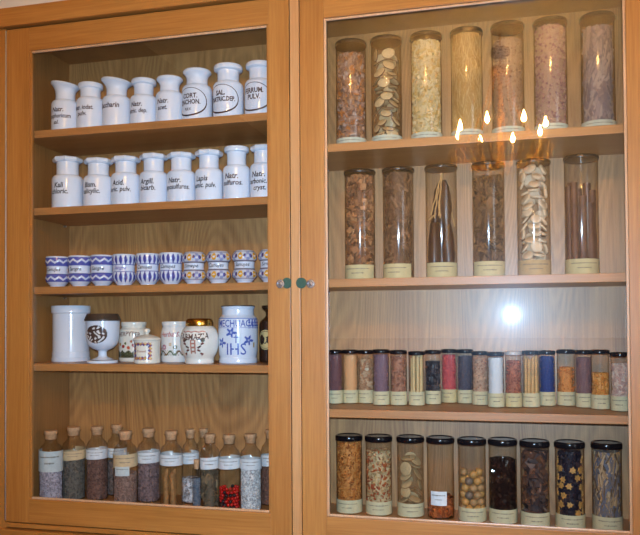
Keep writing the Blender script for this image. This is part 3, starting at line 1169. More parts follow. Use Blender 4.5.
def slices(loc, R, h, rad, thick, seed, mats, name, label, cat, group, layers, per, tiltmean=1.2, squash=1.0, z0=0.004, spread=0.28):
    """countable flat pieces lying against the glass"""
    rnd = random.Random(seed)
    prof = [(0.001, -thick / 2), (rad * 0.86, -thick / 2), (rad * 0.97, -thick * 0.32), (rad, 0), (rad * 0.97, thick * 0.32), (rad * 0.86, thick / 2), (0.001, thick / 2)]
    v, f = lathe_data(prof, 16, False, False)
    idx = []
    for i in range(len(prof) - 1):
        idx += [1 if 2 <= i <= 3 else 0] * 16
    me = mesh_from(name, v, f, mats, True, 40, idx if len(mats) > 1 else None)
    out = []
    for L in range(layers):
        a0 = rnd.random() * 6.3
        zc = z0 + rad * 0.8 + (h - rad * 1.7) * L / max(1, layers - 1)
        for k in range(per):
            s = rnd.uniform(0.78, 1.12)
            a = a0 + 2 * PI * k / per + rnd.uniform(-0.25, 0.25)
            tilt = min(1.5, max(0.1, rnd.gauss(tiltmean, spread)))
            rs = rad * s
            d = max(0.004, math.sqrt(max(0, R * R - rs * rs)) - thick * 0.9 - 0.0012)
            # the more level a piece lies, the further in it sits
            d = min(d, R - rs * abs(math.cos(tilt)) - thick)
            d = max(d, 0.003)
            q = Matrix.Rotation(a, 4, 'Z') @ Matrix.Rotation(tilt, 4, 'X')
            o = link(name, me)
            zz = zc + rnd.uniform(-0.3, 0.3) * rad * 0.6
            M = Matrix.Translation(Vector(loc) + Vector((d * math.sin(a), -d * math.cos(a), max(z0 + rs * abs(math.sin(tilt)) + 0.002, zz)))) @ q @ Matrix.Rotation(rnd.random() * 6, 4, 'Z') @ Matrix.Diagonal((s, s * squash, rnd.uniform(0.8, 1.2), 1))
            o.matrix_world = M
            tag(o, label, cat, group)
            out.append(o)
    return out


def stick(name, p0, p1, r0, r1, mat, label, cat, group, seed=0, wob=0.0, seg=8, n=7, bulge=False):
    rnd = random.Random(seed)
    p0, p1 = Vector(p0), Vector(p1)
    path, rad = [], []
    for i in range(n + 1):
        u = i / n
        q = (p1 - p0) * u + Vector((rnd.gauss(0, wob), rnd.gauss(0, wob), 0)) * (1 if 0 < i < n else 0)
        path.append(tuple(q))
        k = (0.35 + 0.65 * math.sin(PI * min(1, 0.08 + u * 0.9)) ** 0.7) if bulge else rnd.uniform(0.92, 1.06)
        rad.append((r0 + (r1 - r0) * u) * k)
    v, f = tube_data(path, rad, seg)
    o = link(name, mesh_from(name, v, f, mat, True, 50), None, tuple(p0))
    return tag(o, label, cat, group)


# ------------------------------------------------------------------ corked bottles, lowest shelf on the left
CUT = paper('white', (220, 224, 226))
TAN = paper('tan', (206, 182, 142))
PALE = paper('pale_green', (196, 206, 206))
G5 = 'corked bottles on the lowest left shelf'
BOTTLES = [
    # x, y, r, h, label z range, label paper, half angle, label text
    (-1.2800, 0.090, 0.0325, 0.205, (0.092, 0.150), PALE, 2.2, 'corked bottle with large pale green label, first on the lowest left shelf'),
    (-1.2450, 0.150, 0.0335, 0.208, (0.116, 0.142), TAN, PI, 'corked bottle with tan label over dark grey-green powder'),
    (-1.1780, 0.165, 0.0305, 0.210, (0.118, 0.145), CUT, PI, 'corked bottle with white label over reddish brown herb'),
    (-1.1504, 0.2300, 0.0290, 0.207, (0.112, 0.140), CUT, 1.6, 'corked bottle at the back, half hidden behind the two-piece label bottle'),
    (-1.0670, 0.130, 0.0335, 0.205, (0.105, 0.142), TAN, 1.5, 'corked bottle with stained two-piece label over mauve powder'),
    (-1.0177, 0.175, 0.0325, 0.207, (0.112, 0.141), CUT, PI, 'corked bottle with white label over dull violet-brown powder'),
    (-0.9253, 0.130, 0.0312, 0.209, (0.116, 0.145), CUT, PI, 'corked bottle with white label holding brown bark sticks'),
    (-0.8915, 0.183, 0.0238, 0.207, (0.112, 0.140), CUT, PI, 'narrow corked bottle at the back with pale crystals'),
    (-0.8310, 0.088, 0.0112, 0.140, None, None, 0, 'tiny corked vial with blue-grey bits between larger bottles'),
    (-0.8735, 0.2380, 0.0240, 0.202, None, None, 0, 'unlabelled corked bottle at the back behind the tiny vial'),
    (-0.8200, 0.155, 0.0282, 0.200, (0.106, 0.138), CUT, 1.1, 'corked bottle with small white label over crumpled brown leaves'),
    (-0.7565, 0.140, 0.0303, 0.202, (0.112, 0.140), CUT, PI, 'corked bottle with white label holding red and black berries'),
    (-0.6945, 0.140, 0.0292, 0.206, (0.113, 0.141), CUT, PI, 'corked bottle with white label full of whitish granules'),
    (-0.6610, 0.2150, 0.0285, 0.208, (0.110, 0.140), CUT, PI, 'corked bottle at the back half hidden by the door stile'),
]
CONT5 = [
    ((168, 160, 170), (150, 140, 150), 0.100, 'chip', (0.0030, 0.0022, 0.0012), 'pale lilac grey powder in the first corked bottle'),
    ((92, 88, 80), (74, 72, 66), 0.116, 'chip', (0.0030, 0.0022, 0.0012), 'dark grey-green powder in the tan-labelled bottle'),
    ((112, 78, 66), (88, 60, 52), 0.116, 'chip', (0.003, 0.002, 0.0008), 'reddish brown cut herb in a corked bottle'),
    ((110, 96, 90), (92, 80, 74), 0.100, 'chip', (0.0030, 0.0022, 0.0012), 'greyish brown powder in a bottle at the back'),
    ((138, 106, 92), (124, 92, 80), 0.088, 'chip', (0.0030, 0.0022, 0.0012), 'mauve brown powder below the two-piece label'),
    ((118, 94, 92), (100, 80, 80), 0.112, 'chip', (0.004, 0.0025, 0.0006), 'violet brown cut bark in a corked bottle'),
    None,
    ((196, 190, 190), (150, 140, 138), 0.070, 'chip', (0.004, 0.003, 0.002), 'pale crystals in the narrow bottle at the back'),
    ((84, 92, 104), (120, 120, 124), 0.090, 'chip', (0.002, 0.002, 0.001), 'blue-grey bits in the tiny vial'),
    ((120, 98, 76), (100, 80, 62), 0.090, 'chip', (0.003, 0.002, 0.001), 'brown bits in the unlabelled bottle at the back'),
    ((118, 94, 66), (92, 78, 60), 0.104, 'chip', (0.010, 0.007, 0.0006), 'crumpled brown leaves in the bottle beside the berries'),
    None,
    ((206, 204, 202), (176, 172, 170), 0.116, 'chip', (0.0028, 0.0016, 0.0012), 'whitish granules in a corked bottle'),
    ((112, 76, 62), (98, 64, 54), 0.108, 'chip', (0.0030, 0.0022, 0.0012), 'brown powder in the bottle behind the stile'),
]
for i, (x, y, r, h, lz, pm, half, label) in enumerate(BOTTLES):
    t = thing('corked_bottle', label, 'bottle', (x, y, ZF), group=G5)
    hc = h - 0.004
    sh = h * 0.765
    rn = r * 0.50 if r > 0.02 else r * 0.62
    ht = h - 0.008
    if r > 0.02:
        pts = [(r * 0.90, 0.0005), (r * 0.98, 0.0015), (r, 0.005), (r, sh - 0.018), (r * 0.97, sh - 0.007), (r * 0.84, sh + 0.004), (rn * 1.22, sh + 0.011), (rn * 1.02, sh + 0.016), (rn, sh + 0.020), (rn * 1.02, ht - 0.007), (rn * 1.28, ht - 0.002), (rn * 1.32, ht)]
    else:
        pts = [(r * 0.90, 0.0005), (r * 0.98, 0.0015), (r, 0.004), (r, h * 0.80), (r * 0.95, h * 0.85), (rn * 1.15, h * 0.885), (rn * 1.15, ht)]
    v, f = lathe_data(pts, 40)
    link('glass', mesh_from('glass', v, f, M_BOTTLE, True, 40), t)
    ck = rn * 0.96
    lathe('cork', [(ck * 0.9, ht - 0.017), (ck, ht - 0.015), (ck * 1.16, h - 0.001), (ck * 1.10, h), (0.0005, h)], M_CORK, t, 24, angle=30)
    if lz:
        th = 0.30
        if i in (0, 1, 4):
            th = 0.45
        wrap_label('paper_label', r, lz[0], lz[1], pm, t, th, half, 2, seed=i + 40, tilt=(-0.03, 0.05, 0.02)[i % 3])
        if i == 4:
            wrap_label('paper_label', r, lz[0] - 0.022, lz[0] + 0.004, PALE, t, th - 0.25, 0.62, 1, seed=77, lift=0.0013)
    c = CONT5[i]
    if c:
        d = bits(r * 0.95, c[2], c[4], c[3], 300 + i)
        stuff('bottle_contents', (x, y, ZF + 0.0012), d, bits_mat('contents_%d' % i, [tuple(255 * (q / 255) ** 0.85 for q in w) for w in (c[0], c[1], tuple(min(255, q * 1.18) for q in c[0]))]), c[5], 'herb')
# bark sticks
mb = plain('bark_brown', (176, 124, 72), 0.75, noise=0.35, nscale=90)
bx, by = -0.9253, 0.130
for k, (dx, dy, ln, rr, lx) in enumerate(((-0.013, -0.008, 0.104, 0.0078, 0.002), (0.011, -0.012, 0.092, 0.0072, -0.003), (0.001, 0.012, 0.098, 0.0075, 0.001))):
    stick('bark_stick', (bx + dx, by + dy, ZF + 0.0015), (bx + dx + lx, by + dy, ZF + 0.0015 + ln), rr, rr * 0.9, mb, 'brown bark stick standing in a corked bottle', 'bark', 'bark sticks in a bottle', 60 + k, 0.0012, 9, 9)
# berries
bx, by, br = -0.7565, 0.140, 0.0303 * 0.95
red = plain('berry_red', (206, 30, 22), 0.25)
blk = plain('berry_black', (38, 30, 36), 0.3)
ber = 0.0047
mr = mesh_from('berry', [tuple(q * ber for q in v) for v in ICO2[0]], ICO2[1], red, True, 80)
mk = mesh_from('berry', [tuple(q * ber for q in v) for v in ICO2[0]], ICO2[1], blk, True, 80)
rnd = random.Random(5)
for L in range(7):
    for k in range(14):
        a = 2 * PI * (k + 0.5 * (L % 2)) / 14 + rnd.uniform(-0.05, 0.05)
        d = br - ber - 0.0006 - rnd.random() * 0.0004
        z = ZF + 0.0016 + ber + L * 0.0083
        if L == 6 and rnd.random() < 0.4:
            continue
        isred = rnd.random() < 0.66
        o = link('berry', mr if isred else mk, None, (bx + d * math.sin(a), by - d * math.cos(a), z))
        tag(o, 'round red berry in the corked berry bottle' if isred else 'round black berry in the corked berry bottle', 'berry', 'red berries in a bottle' if isred else 'black berries in a bottle')

# ------------------------------------------------------------------ tall tubes, upper two shelves on the right
P_GREY = paper('grey_green', (196, 200, 178))
P_CREAM = paper('cream_yellow', (198, 184, 138))
P_TAN = paper('tan_old', (188, 158, 112))
P_MINT = paper('mint_cream', (200, 192, 154))
GR1 = 'tall glass tubes on the top right shelf'
TR, TH = 0.0392, 0.284
XS1 = [-0.403, -0.309, -0.206, -0.104, -0.003, 0.099, 0.209]
LB1 = ['tall tube of pinkish brown resin shreds, first on the top right shelf', 'tall tube of pale root slices on the top right shelf', 'tall tube packed with pale yellow chips on the top right shelf',
       'tall tube of straw coloured fibres on the top right shelf', 'tall tube of dull brown powder between the fibres and the pink buds', 'tall tube of pink mauve buds on the top right shelf', 'tall tube of grey lilac leaves, last on the top right shelf']
Y1 = 0.12
for i, x in enumerate(XS1):
    specimen_tube(x, Y1, ZR[0], TR, TH + (0.004 if i > 3 else 0), LB1[i], GR1, M_LID_HAZED, 0.009, P_GREY, 0.025, 2, seed=i)
RI = TR * 0.965
zc = 0.0016
stuff('resin_shreds', (XS1[0], Y1, ZR[0] + zc), bits(RI, 0.248, (0.0062, 0.0044, 0.0016), 'chip', 11, 900), bits_mat('resin_bits', [(190, 138, 96), (164, 120, 96), (200, 172, 156), (200, 128, 70), (150, 108, 84), (176, 138, 116)], 0.4), 'pinkish brown resin shreds in the first tall tube', 'resin')
face = plain('root_flesh', (222, 196, 148), 0.7, noise=0.12, nscale=200)
bark = plain('root_bark', (128, 92, 58), 0.8, noise=0.2, nscale=120)
slices((XS1[1], Y1, ZR[0]), RI, 0.250, 0.0175, 0.0045, 21, [face, bark], 'root_slice', 'oval pale root slice in the second tall tube', 'root slice', 'root slices on the top right shelf', 15, 4, 0.85, 0.8, spread=0.5)
stuff('yellow_chips', (XS1[2], Y1, ZR[0] + zc), bits(RI, 0.262, (0.0048, 0.0038, 0.0012), 'chip', 12, 1400), bits_mat('yellow_bits', [(232, 204, 140), (240, 222, 176), (222, 184, 110), (236, 212, 160)], 0.5), 'pale yellow chips filling the third tall tube', 'chips')
stuff('straw_fibres', (XS1[3], Y1, ZR[0] + zc), bits(RI, 0.268, (0.0006, 0.0005, 0.016), 'strip', 13, 1400, upright=0.55), bits_mat('straw_bits', [(206, 168, 104), (222, 190, 132), (190, 148, 86)], 0.6), 'straw coloured fibres filling the fourth tall tube', 'fibres')
stuff('brown_powder', (XS1[4], Y1, ZR[0] + zc), bits(RI, 0.245, (0.003, 0.003, 0.002), 'grain', 14, 1200), bits_mat('brown_bits', [(166, 128, 96), (148, 110, 82), (176, 140, 110)], 0.7), 'dull brown powder in the fifth tall tube', 'powder')
stuff('mauve_buds', (XS1[5], Y1, ZR[0] + zc), bits(RI, 0.268, (0.0042, 0.0042, 0.0030), 'grain', 15, 1300), bits_mat('mauve_bits', [(178, 132, 126), (196, 156, 146), (156, 108, 112), (184, 150, 130)], 0.7), 'pink mauve dried buds filling the sixth tall tube', 'buds')
stuff('lilac_leaves', (XS1[6], Y1, ZR[0] + zc), bits(RI, 0.256, (0.0036, 0.0004, 0.024), 'strip', 16, 620, upright=0.7), bits_mat('lilac_bits', [(168, 150, 148), (150, 132, 132), (186, 168, 158), (140, 126, 132)], 0.7), 'grey lilac dried leaves in the last tall tube', 'leaves')

GR2 = 'tall glass tubes on the second right shelf'
XS2 = [-0.382, -0.281, -0.171, -0.054, 0.055, 0.167]
LB2 = ['tall tube of orange brown bark pieces on the second right shelf', 'tall tube of slanting brown bark curls on the second right shelf', 'tall tube of dark roots with tan rootlets on the second right shelf',
       'tall tube of layered brown leaves on the second right shelf', 'tall tube of white discs with a tan label', 'tall tube of dark brown upright sticks on the second right shelf']
for i, x in enumerate(XS2):
    specimen_tube(x, Y1, ZR[1], TR, 0.286 if i < 5 else 0.290, LB2[i], GR2, M_LID_HAZED, 0.007, P_TAN if i == 4 else P_CREAM, 0.037, 2, seed=20 + i, th0=(0.0, -0.2, 0.1, 0.1, 0.1, 0.05)[i], half=PI if i > 3 else 1.25)
stuff('bark_pieces', (XS2[0], Y1, ZR[1] + zc), bits(RI, 0.270, (0.0075, 0.006, 0.002), 'chip', 31, 560), bits_mat('bark_bits', [(168, 116, 78), (146, 100, 70), (190, 140, 98), (128, 88, 62)], 0.6), 'orange brown bark pieces filling a tall tube', 'bark')
stuff('bark_curls', (XS2[1], Y1, ZR[1] + zc), bits(RI, 0.272, (0.0028, 0.0010, 0.013), 'strip', 32, 620, upright=0.1), bits_mat('curl_bits', [(126, 92, 68), (104, 74, 54), (150, 116, 88), (116, 84, 60)], 0.6), 'slanting brown bark curls filling a tall tube', 'bark')
mroot = plain('dark_root', (70, 42, 30), 0.35, noise=0.4, nscale=70)
mrl = plain('tan_rootlet', (206, 166, 110), 0.7)
X = XS2[2]
for k, (dx, dy, zb, ln, r0, r1, lx) in enumerate(((-0.0180, -0.0100, 0.004, 0.146, 0.0165, 0.0155, 0.001), (0.0180, -0.0100, 0.004, 0.138, 0.0165, 0.0155, -0.001), (0.0, 0.0195, 0.004, 0.160, 0.0165, 0.0150, 0.0),
                                                 (0.0140, -0.0130, 0.136, 0.112, 0.0170, 0.0150, -0.006), (-0.0120, 0.0120, 0.146, 0.100, 0.0165, 0.0140, 0.008), (-0.0150, -0.0160, 0.142, 0.088, 0.0100, 0.0080, 0.010))):
    stick('dark_root', (X + dx, Y1 + dy, ZR[1] + zb), (X + dx + lx, Y1 + dy, ZR[1] + zb + ln), r0, r1, mroot, 'thick dark brown root in the third tube of the second shelf', 'root', 'dark roots in a tube', 70 + k, 0.0006, 12, 12, True)
for k, (a0, z0, z1, a1, rr) in enumerate(((-0.75, 0.160, 0.265, 0.15, 0.0022), (-0.40, 0.150, 0.245, -0.15, 0.0020), (-0.1, 0.155, 0.266, 0.25, 0.0024), (-1.0, 0.148, 0.162, -0.3, 0.0026), (0.0, 0.150, 0.215, -0.5, 0.0020), (1.25, 0.13, 0.165, 0.95, 0.0022))):
    d0, d1 = RI * 0.93, RI * (0.93 if abs(z1 - z0) < 0.05 else 0.5)
    stick('rootlet', (X + d0 * math.sin(a0), Y1 - d0 * math.cos(a0), ZR[1] + z0), (X + d1 * math.sin(a1), Y1 - d1 * math.cos(a1), ZR[1] + z1), rr, rr * 0.7, mrl, 'thin tan rootlet above the dark roots', 'rootlet', 'rootlets in a tube', 80 + k, 0.0008, 6, 8)
stuff('brown_leaves', (XS2[3], Y1, ZR[1] + zc), bits(RI, 0.252, (0.013, 0.009, 0.0006), 'chip', 34, 480), bits_mat('leaf_bits', [(122, 90, 62), (104, 76, 54), (140, 106, 76), (92, 68, 52)], 0.7), 'layered brown leaves in the fourth tube of the second shelf', 'leaves')
white = plain('white_disc', (240, 216, 184), 0.6, noise=0.06, nscale=100)
slices((XS2[4], Y1, ZR[1]), RI, 0.272, 0.0165, 0.0065, 45, [white], 'white_disc', 'rounded white disc piled in the tan-labelled tube', 'disc', 'white discs in a tube', 15, 4, 0.95, 0.9, spread=0.4)
msk = plain('dark_stick', (112, 74, 58), 0.55, noise=0.3, nscale=80)
for k in range(8):
    a = 2 * PI * k / 8 + 0.1
    d = 0.0268
    ln = (0.188, 0.172, 0.205, 0.226, 0.214, 0.230, 0.216, 0.222)[k]
    X, Yy = XS2[5] + d * math.sin(a), Y1 - d * math.cos(a)
    stick('dark_stick', (X, Yy, ZR[1] + 0.002), (X - 0.002, Yy + 0.001, ZR[1] + 0.002 + ln), 0.0094, 0.0088, msk, 'dark brown stick standing in the last tube of the second shelf', 'stick', 'dark sticks in a tube', 90 + k, 0.0004, 10, 6)

# ------------------------------------------------------------------ short tubes, third shelf on the right
GR3 = 'short glass tubes on the third right shelf'
SHORT = [
    # x, y, r, h, lid, colours, fill, bit shape, bit size, what
    (-0.461, 0.160, 0.0203, 0.143, [(112, 72, 74), (98, 62, 66)], 1.0, 'grain', 0.0018, 'dark mauve powder'),
    (-0.4225, 0.176, 0.0203, 0.143, [(232, 172, 116), (224, 162, 106)], 0.97, 'grain', 0.0012, 'peach coloured powder'),
    (-0.381, 0.184, 0.0205, 0.142, [(176, 128, 90), (192, 160, 124), (160, 112, 80)], 0.90, 'chip', 0.0050, 'tan lumps'),
    (-0.3345, 0.150, 0.0215, 0.145, [(128, 98, 112), (112, 86, 100)], 0.98, 'grain', 0.0016, 'greyish mauve powder'),
    (-0.289, 0.154, 0.0213, 0.143, [(152, 96, 74), (132, 82, 64), (168, 112, 86)], 0.96, 'chip', 0.0036, 'reddish brown bark'),
    (-0.242, 0.156, 0.0203, 0.140, None, 0, 'stick', 0, 'cream coloured sticks'),
    (-0.2035, 0.192, 0.0203, 0.142, [(40, 40, 48), (58, 56, 62), (30, 30, 36)], 0.86, 'chip', 0.0055, 'shiny black lumps'),
    (-0.165, 0.240, 0.0205, 0.143, [(208, 84, 84), (194, 70, 74)], 0.97, 'grain', 0.0022, 'coral red powder'),
    (-0.122, 0.230, 0.0205, 0.143, [(78, 76, 90), (66, 64, 78)], 0.95, 'grain', 0.0018, 'dark slate grey powder'),
    (-0.082, 0.196, 0.0203, 0.139, [(184, 138, 108), (164, 118, 92), (198, 156, 124)], 0.97, 'grain', 0.0026, 'tan grains'),
    (-0.041, 0.151, 0.0200, 0.139, [(226, 232, 238), (220, 228, 236)], 0.97, 'grain', 0.0010, 'pure white powder'),
    (0.002, 0.159, 0.0200, 0.141, [(160, 84, 60), (140, 70, 52), (176, 100, 72)], 0.90, 'ball', 0.0036, 'reddish brown seeds'),
    (0.045, 0.169, 0.0210, 0.142, None, 0, 'stick2', 0, 'straw coloured stalks'),
    (0.086, 0.209, 0.0196, 0.141, [(34, 54, 128), (28, 46, 112)], 0.97, 'grain', 0.0016, 'deep blue powder'),
    (0.133, 0.222, 0.0225, 0.143, [(214, 118, 46), (196, 100, 36), (224, 136, 62)], 0.74, 'ball', 0.0026, 'orange lentil-like seeds'),
    (0.1725, 0.184, 0.0190, 0.143, [(126, 92, 92), (112, 80, 84)], 0.94, 'strip', 0.0006, 'mauve brown fibres'),
    (0.208, 0.154, 0.0216, 0.145, [(216, 140, 56), (200, 118, 46), (226, 160, 84)], 0.66, 'chip', 0.0055, 'orange chunks'),
    (0.250, 0.122, 0.0216, 0.140, [(210, 172, 154), (194, 152, 140), (222, 196, 176)], 0.88, 'chip', 0.0052, 'pale pink lumps'),
]
for i, (x, y, r, h, cols, fill, shape, s, what) in enumerate(SHORT):
    clear = what.startswith('reddish brown seeds')
    lab = 'short glass tube of %s on the third right shelf' % what
    pm = P_CREAM if i in (7, 11) else P_MINT
    specimen_tube(x, y, ZR[2], r, h, lab, GR3, M_LIDCLEAR if clear else M_LID, 0.008, pm, 0.0345, 2, seed=60 + i, th0=(0.1, 0.05, -0.3, 0.15, 0.1)[i % 5])
    ri = r * 0.955
    if shape == 'stick':
        mm = plain('cream_stick', (222, 196, 144), 0.6, noise=0.1, nscale=90)
        for k in range(7):
            a = 2 * PI * k / 7 + 0.3
            d = 0.0125
            stick('cream_stick', (x + d * math.sin(a), y - d * math.cos(a), ZR[2] + 0.002), (x + d * math.sin(a) + 0.001, y - d * math.cos(a), ZR[2] + 0.002 + (0.122, 0.128, 0.118, 0.130, 0.126, 0.120, 0.127)[k]), 0.0047, 0.0042, mm,
                  'cream coloured stick standing in a short tube', 'stick', 'cream sticks in a tube', 110 + k, 0.0003, 8, 4)
    elif shape == 'stick2':
        mm = plain('straw_stalk', (222, 178, 116), 0.55, noise=0.2, nscale=80)
        for k in range(9):
            a = 2 * PI * k / 9 - 0.5
            d = 0.0142
            stick('straw_stalk', (x + d * math.sin(a), y - d * math.cos(a), ZR[2] + 0.002), (x + d * math.sin(a + 0.15), y - d * math.cos(a + 0.15), ZR[2] + 0.002 + 0.118 + 0.012 * ((k * 7) % 5) / 5), 0.0042, 0.0036, mm,
                  'straw coloured stalk standing in a short tube', 'stalk', 'straw stalks in a tube', 130 + k, 0.0004, 8, 5)
    else:
        hh = (h - 0.0122) * min(fill, 0.985)
        size = {'grain': (s * 1.5, s * 1.5, s * 1.2), 'chip': (s, s * 0.75, s * 0.45), 'ball': (s, s, s), 'strip': (0.0006, 0.0005, 0.012)}[shape]
        n = {'grain': 500, 'chip': 260, 'ball': 260, 'strip': 500}[shape]
        stuff('tube_contents', (x, y, ZR[2] + zc), bits(ri, hh, size, shape, 200 + i, n, upright=0.8), bits_mat('short_%d' % i, [tuple(255 * (q / 255) ** 0.78 for q in c) for c in cols], 0.35 if 'shiny' in what else 0.7), '%s filling a short tube on the third right shelf' % what, 'contents')
# the white lump lying in the tan lumps is part of what fills that tube
lump = [tuple(q * 0.0070 for q in v) for v in ICO2[0]]
o = link('white_lump', mesh_from('white_lump', lump, ICO2[1], plain('chalk_white', (226, 218, 196), 0.8), True, 80), None, (-0.377, 0.1735, ZR[2] + 0.093))
o.scale = (1, 0.8, 1)
tag(o, 'whitish lump among the tan lumps of the third short tube', 'lump')

# ------------------------------------------------------------------ medium tubes, lowest shelf on the right
GR4 = 'medium glass tubes on the lowest right shelf'
XS4 = [-0.4300, -0.3490, -0.2640, -0.1850, -0.1040, -0.0270, 0.0510, 0.1340, 0.2200]
YS4 = [0.186, 0.184, 0.184, 0.180, 0.170, 0.172, 0.156, 0.152, 0.153]
LB4 = ['medium tube full of orange brown shavings on the lowest right shelf', 'medium tube of mixed orange and pale flakes on the lowest right shelf', 'medium tube of round tan slices on the lowest right shelf',
       'medium tube nearly empty with a small square white label', 'medium tube of round brown nuts on the lowest right shelf', 'medium tube of glistening black lumps on the lowest right shelf',
       'medium tube of dark brown chunks on the lowest right shelf', 'medium tube of tan star-shaped pieces among dark ones', 'medium tube of grey fibrous root, last on the lowest right shelf']
MR = 0.0346
for i, x in enumerate(XS4):
    h = 0.205 + 0.0008 * i
    if i == 3:
        specimen_tube(x, YS4[i], ZF, MR, h, LB4[i], GR4, M_LID, 0.0115, paper('white_square', (226, 232, 236)), 0.036, 2, th0=-0.08, half=0.62, label_z=0.036, seed=80)
    else:
        specimen_tube(x, YS4[i], ZF, MR, h, LB4[i], GR4, M_LID, 0.0115, P_MINT, 0.034, 2, th0=(0.0, 0.1, 0.25, 0, 0.1, 0.0, 0.1, 0.1, 0.1)[i], half=1.75, seed=80 + i)
RM = MR * 0.96
L4 = lambda i: (XS4[i], YS4[i], ZF + zc)
stuff('orange_shavings', L4(0), bits(RM, 0.187, (0.0042, 0.0020, 0.0008), 'chip', 51, 1400), bits_mat('orange_bits', [(182, 108, 46), (200, 130, 62), (150, 84, 40), (214, 148, 80)], 0.6), 'orange brown shavings filling the first medium tube', 'shavings')
stuff('mixed_flakes', L4(1), bits(RM, 0.166, (0.0045, 0.0030, 0.0009), 'chip', 52, 900), bits_mat('mixed_bits', [(190, 106, 60), (206, 178, 128), (178, 152, 108), (170, 84, 52), (214, 190, 146)], 0.6), 'mixed orange and pale flakes in the second medium tube', 'flakes')
tanf = plain('tan_slice', (206, 178, 132), 0.7, noise=0.1, nscale=150)
tanb = plain('tan_rind', (158, 122, 80), 0.8)
slices((XS4[2], YS4[2], ZF), RM, 0.160, 0.0185, 0.0045, 53, [tanf, tanb], 'tan_slice', 'round tan slice lying in the third medium tube', 'slice', 'tan slices in a tube', 7, 3, 0.8, 0.95, spread=0.45)
stuff('orange_crumbs', L4(3), bits(RM, 0.052, (0.0048, 0.0030, 0.0012), 'chip', 54, 320, top_slope=0.35), bits_mat('crumb_bits', [(178, 92, 46), (196, 112, 60), (150, 76, 40)], 0.6), 'low heap of orange crumbs in the nearly empty tube', 'crumbs')
nut = 0.0108
mn = [mesh_from('nut', [tuple(q * nut for q in v) for v in ICO2[0]], ICO2[1], plain(nm, c, 0.5, noise=0.15, nscale=150), True, 80) for nm, c in (('nut_ochre', (208, 158, 92)), ('nut_grey', (134, 116, 100)), ('nut_tan', (184, 146, 100)))]
rnd = random.Random(8)
for L in range(7):
    for k in range(6):
        a = 2 * PI * (k + 0.5 * (L % 2)) / 6 + 0.2
        d = RM - nut - 0.0006
        if L == 6 and k % 2:
            continue
        o = link('nut', mn[rnd.choice((0, 0, 1, 2))], None, (XS4[4] + d * math.sin(a), YS4[4] - d * math.cos(a), ZF + 0.0016 + nut + L * 0.0178))
        tag(o, 'round brown nut lying in the fifth medium tube', 'nut', 'nuts in a tube')
stuff('black_lumps', L4(5), bits(RM, 0.158, (0.0052, 0.0040, 0.0030), 'chip', 56, 520), bits_mat('black_bits', [(34, 24, 22), (48, 32, 28), (26, 20, 22)], 0.12, 0.6), 'glistening black lumps in the sixth medium tube', 'lumps')
stuff('dark_chunks', L4(6), bits(RM, 0.184, (0.0115, 0.0080, 0.0034), 'chip', 57, 200), bits_mat('dark_bits', [(98, 70, 58), (80, 62, 58), (120, 84, 66), (68, 58, 60)], 0.5), 'dark brown chunks filling the seventh medium tube', 'chunks')
stuff('dark_husks', L4(7), bits(RM - 0.0045, 0.186, (0.0060, 0.0045, 0.002), 'chip', 58, 420), bits_mat('husk_bits', [(44, 42, 56), (58, 52, 60), (36, 36, 50)], 0.5), 'dark husks filling the tube of star-shaped pieces', 'husks')
sv, sf = [], []
ns = 12
for zz in (-0.0016, 0.0016):
    for k in range(ns):
        a = 2 * PI * k / ns
        rr = (0.0112 if k % 4 == 0 else 0.0095) if k % 2 == 0 else 0.0066
        sv.append((rr * math.cos(a), rr * math.sin(a), zz))
sv += [(0, 0, -0.0024), (0, 0, 0.0024)]
for k in range(ns):
    k2 = (k + 1) % ns
    sf += [(k, k2, ns + k2, ns + k), (2 * ns, k2, k), (2 * ns + 1, ns + k, ns + k2)]
mst = mesh_from('star_piece', sv, sf, plain('star_tan', (208, 158, 88), 0.6, noise=0.15, nscale=160), False)
rnd = random.Random(19)
for L in range(8):
    for k in range(6):
        if rnd.random() < 0.12:
            continue
        a = 2 * PI * (k + 0.5 * (L % 2)) / 6 + rnd.uniform(-0.2, 0.2)
        d = RM - 0.0040
        o = link('star_piece', mst)
        s = rnd.uniform(0.75, 1.0)
        d = math.sqrt(RM * RM - (0.0112 * s) ** 2) - 0.0032
        o.matrix_world = Matrix.Translation((XS4[7] + d * math.sin(a), YS4[7] - d * math.cos(a), ZF + 0.020 + L * 0.0205 + rnd.uniform(-0.003, 0.003))) @ Matrix.Rotation(a, 4, 'Z') @ Matrix.Rotation(PI / 2 + rnd.uniform(-0.15, 0.15), 4, 'X') @ Matrix.Rotation(rnd.random() * 6, 4, 'Z') @ Matrix.Diagonal((s, s, 1, 1))
        tag(o, 'tan star-shaped piece in the eighth medium tube', 'star piece', 'star pieces in a tube')
stuff('fibrous_root', L4(8), bits(RM, 0.188, (0.0020, 0.0010, 0.020), 'strip', 59, 700, upright=0.7), bits_mat('fibre_bits', [(182, 152, 114), (130, 122, 122), (116, 94, 72), (204, 178, 142), (116, 120, 136)], 0.6), 'grey and brown fibrous root in the last medium tube', 'root')

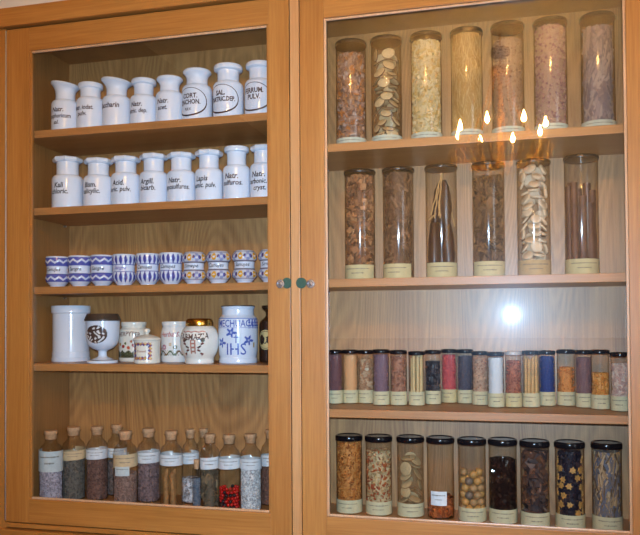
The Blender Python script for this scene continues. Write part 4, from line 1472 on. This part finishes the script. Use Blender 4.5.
# ------------------------------------------------------------------ chandelier behind the photographer (seen mirrored in the right pane)
CX, CY, CZ = -0.05, -2.6, 2.64
M_GILT = plain('gilding', (214, 160, 74), 0.4, 0.25)
ch = thing('chandelier', 'brass candle chandelier with bead strands mirrored in the glazed door', 'chandelier', (CX, CY, CZ))
RC = 0.255
lathe('stem', smooth_prof([(0.018, -0.20), (0.030, -0.17), (0.016, -0.13), (0.022, -0.06), (0.012, 0.0), (0.010, 0.2), (0.016, 0.34), (0.007, 0.40), (0.007, 0.58)], 5), M_GILT, ch, 20, True)
lathe('crown', smooth_prof([(0.030, 0.335), (0.062, 0.345), (0.066, 0.365), (0.045, 0.385), (0.020, 0.392)], 4), M_GILT, ch, 24, True)
lathe('canopy', smooth_prof([(0.020, 0.44), (0.055, 0.455), (0.050, 0.49), (0.012, 0.505)], 4), plain('black_iron', (20, 18, 18), 0.5), ch, 24, True)
M_FLAME = emit_mat('flame', (255, 190, 106), 980)
M_CANDLE = plain('ivory_candle', (240, 226, 190), 0.6)
M_BEADS = plain('amber_crystal', (176, 120, 56), 0.1, coat=0.5)
flame = mesh_from('flame', *lathe_data(smooth_prof([(0.003, 0), (0.0130, 0.014), (0.0115, 0.030), (0.004, 0.055), (0.0008, 0.068)], 3), 10, True), M_FLAME)
candle = mesh_from('candle', *lathe_data([(0.009, -0.075), (0.009, 0.0), (0.002, 0.001)], 14, True), M_CANDLE)
cup = mesh_from('drip_cup', *lathe_data(smooth_prof([(0.006, -0.095), (0.010, -0.088), (0.022, -0.078), (0.024, -0.072), (0.01, -0.074)], 4), 18), M_GILT)
for k in range(8):
    a = 2 * PI * k / 8 + 0.27
    px, py = RC * math.cos(a), RC * math.sin(a)
    arm = [(0.02 * math.cos(a), 0.02 * math.sin(a), -0.15)]
    for q in range(1, 11):
        u = q / 10
        arm.append((RC * u * math.cos(a), RC * u * math.sin(a), -0.15 - 0.075 * math.sin(u * PI * 1.15) + 0.055 * u ** 3))
    av, af = tube_data(arm, 0.0065, 8)
    link('arm', mesh_from('arm', av, af, M_GILT), ch)
    cd = link('candle', candle, ch, (px, py, 0.0))
    link('flame', flame, cd, (0, 0, 0.001))
    link('drip_cup', cup, ch, (px, py, 0.0))
    bd = []
    for q in range(22):
        u = q / 21
        rr = 0.05 + (RC * 0.80 - 0.05) * u ** 1.6
        aa = a + PI / 8
        c = (rr * math.cos(aa), rr * math.sin(aa), 0.35 - 0.42 * u)
        bd.append(place(OCTA, Matrix.Translation(c) @ Matrix.Diagonal((0.008, 0.008, 0.010, 1))))
    link('bead_strand', mesh_from('bead_strand', *join_data(bd), M_BEADS, False), ch)
drop = mesh_from('crystal_drop', [(a * 0.017, b * 0.017, c * 0.042) for a, b, c in OCTA[0]], OCTA[1], plain('honey_crystal', (252, 220, 150), 0.35, 0.5), False)
for rr, zz, n in ((1.12, -0.120, 24), (0.93, -0.140, 20), (0.70, -0.175, 16), (0.42, -0.215, 10)):
    for k in range(n):
        a = 2 * PI * (k + 0.5) / n
        link('crystal_drop', drop, ch, (RC * rr * math.cos(a), RC * rr * math.sin(a), zz), (0, 0, a))
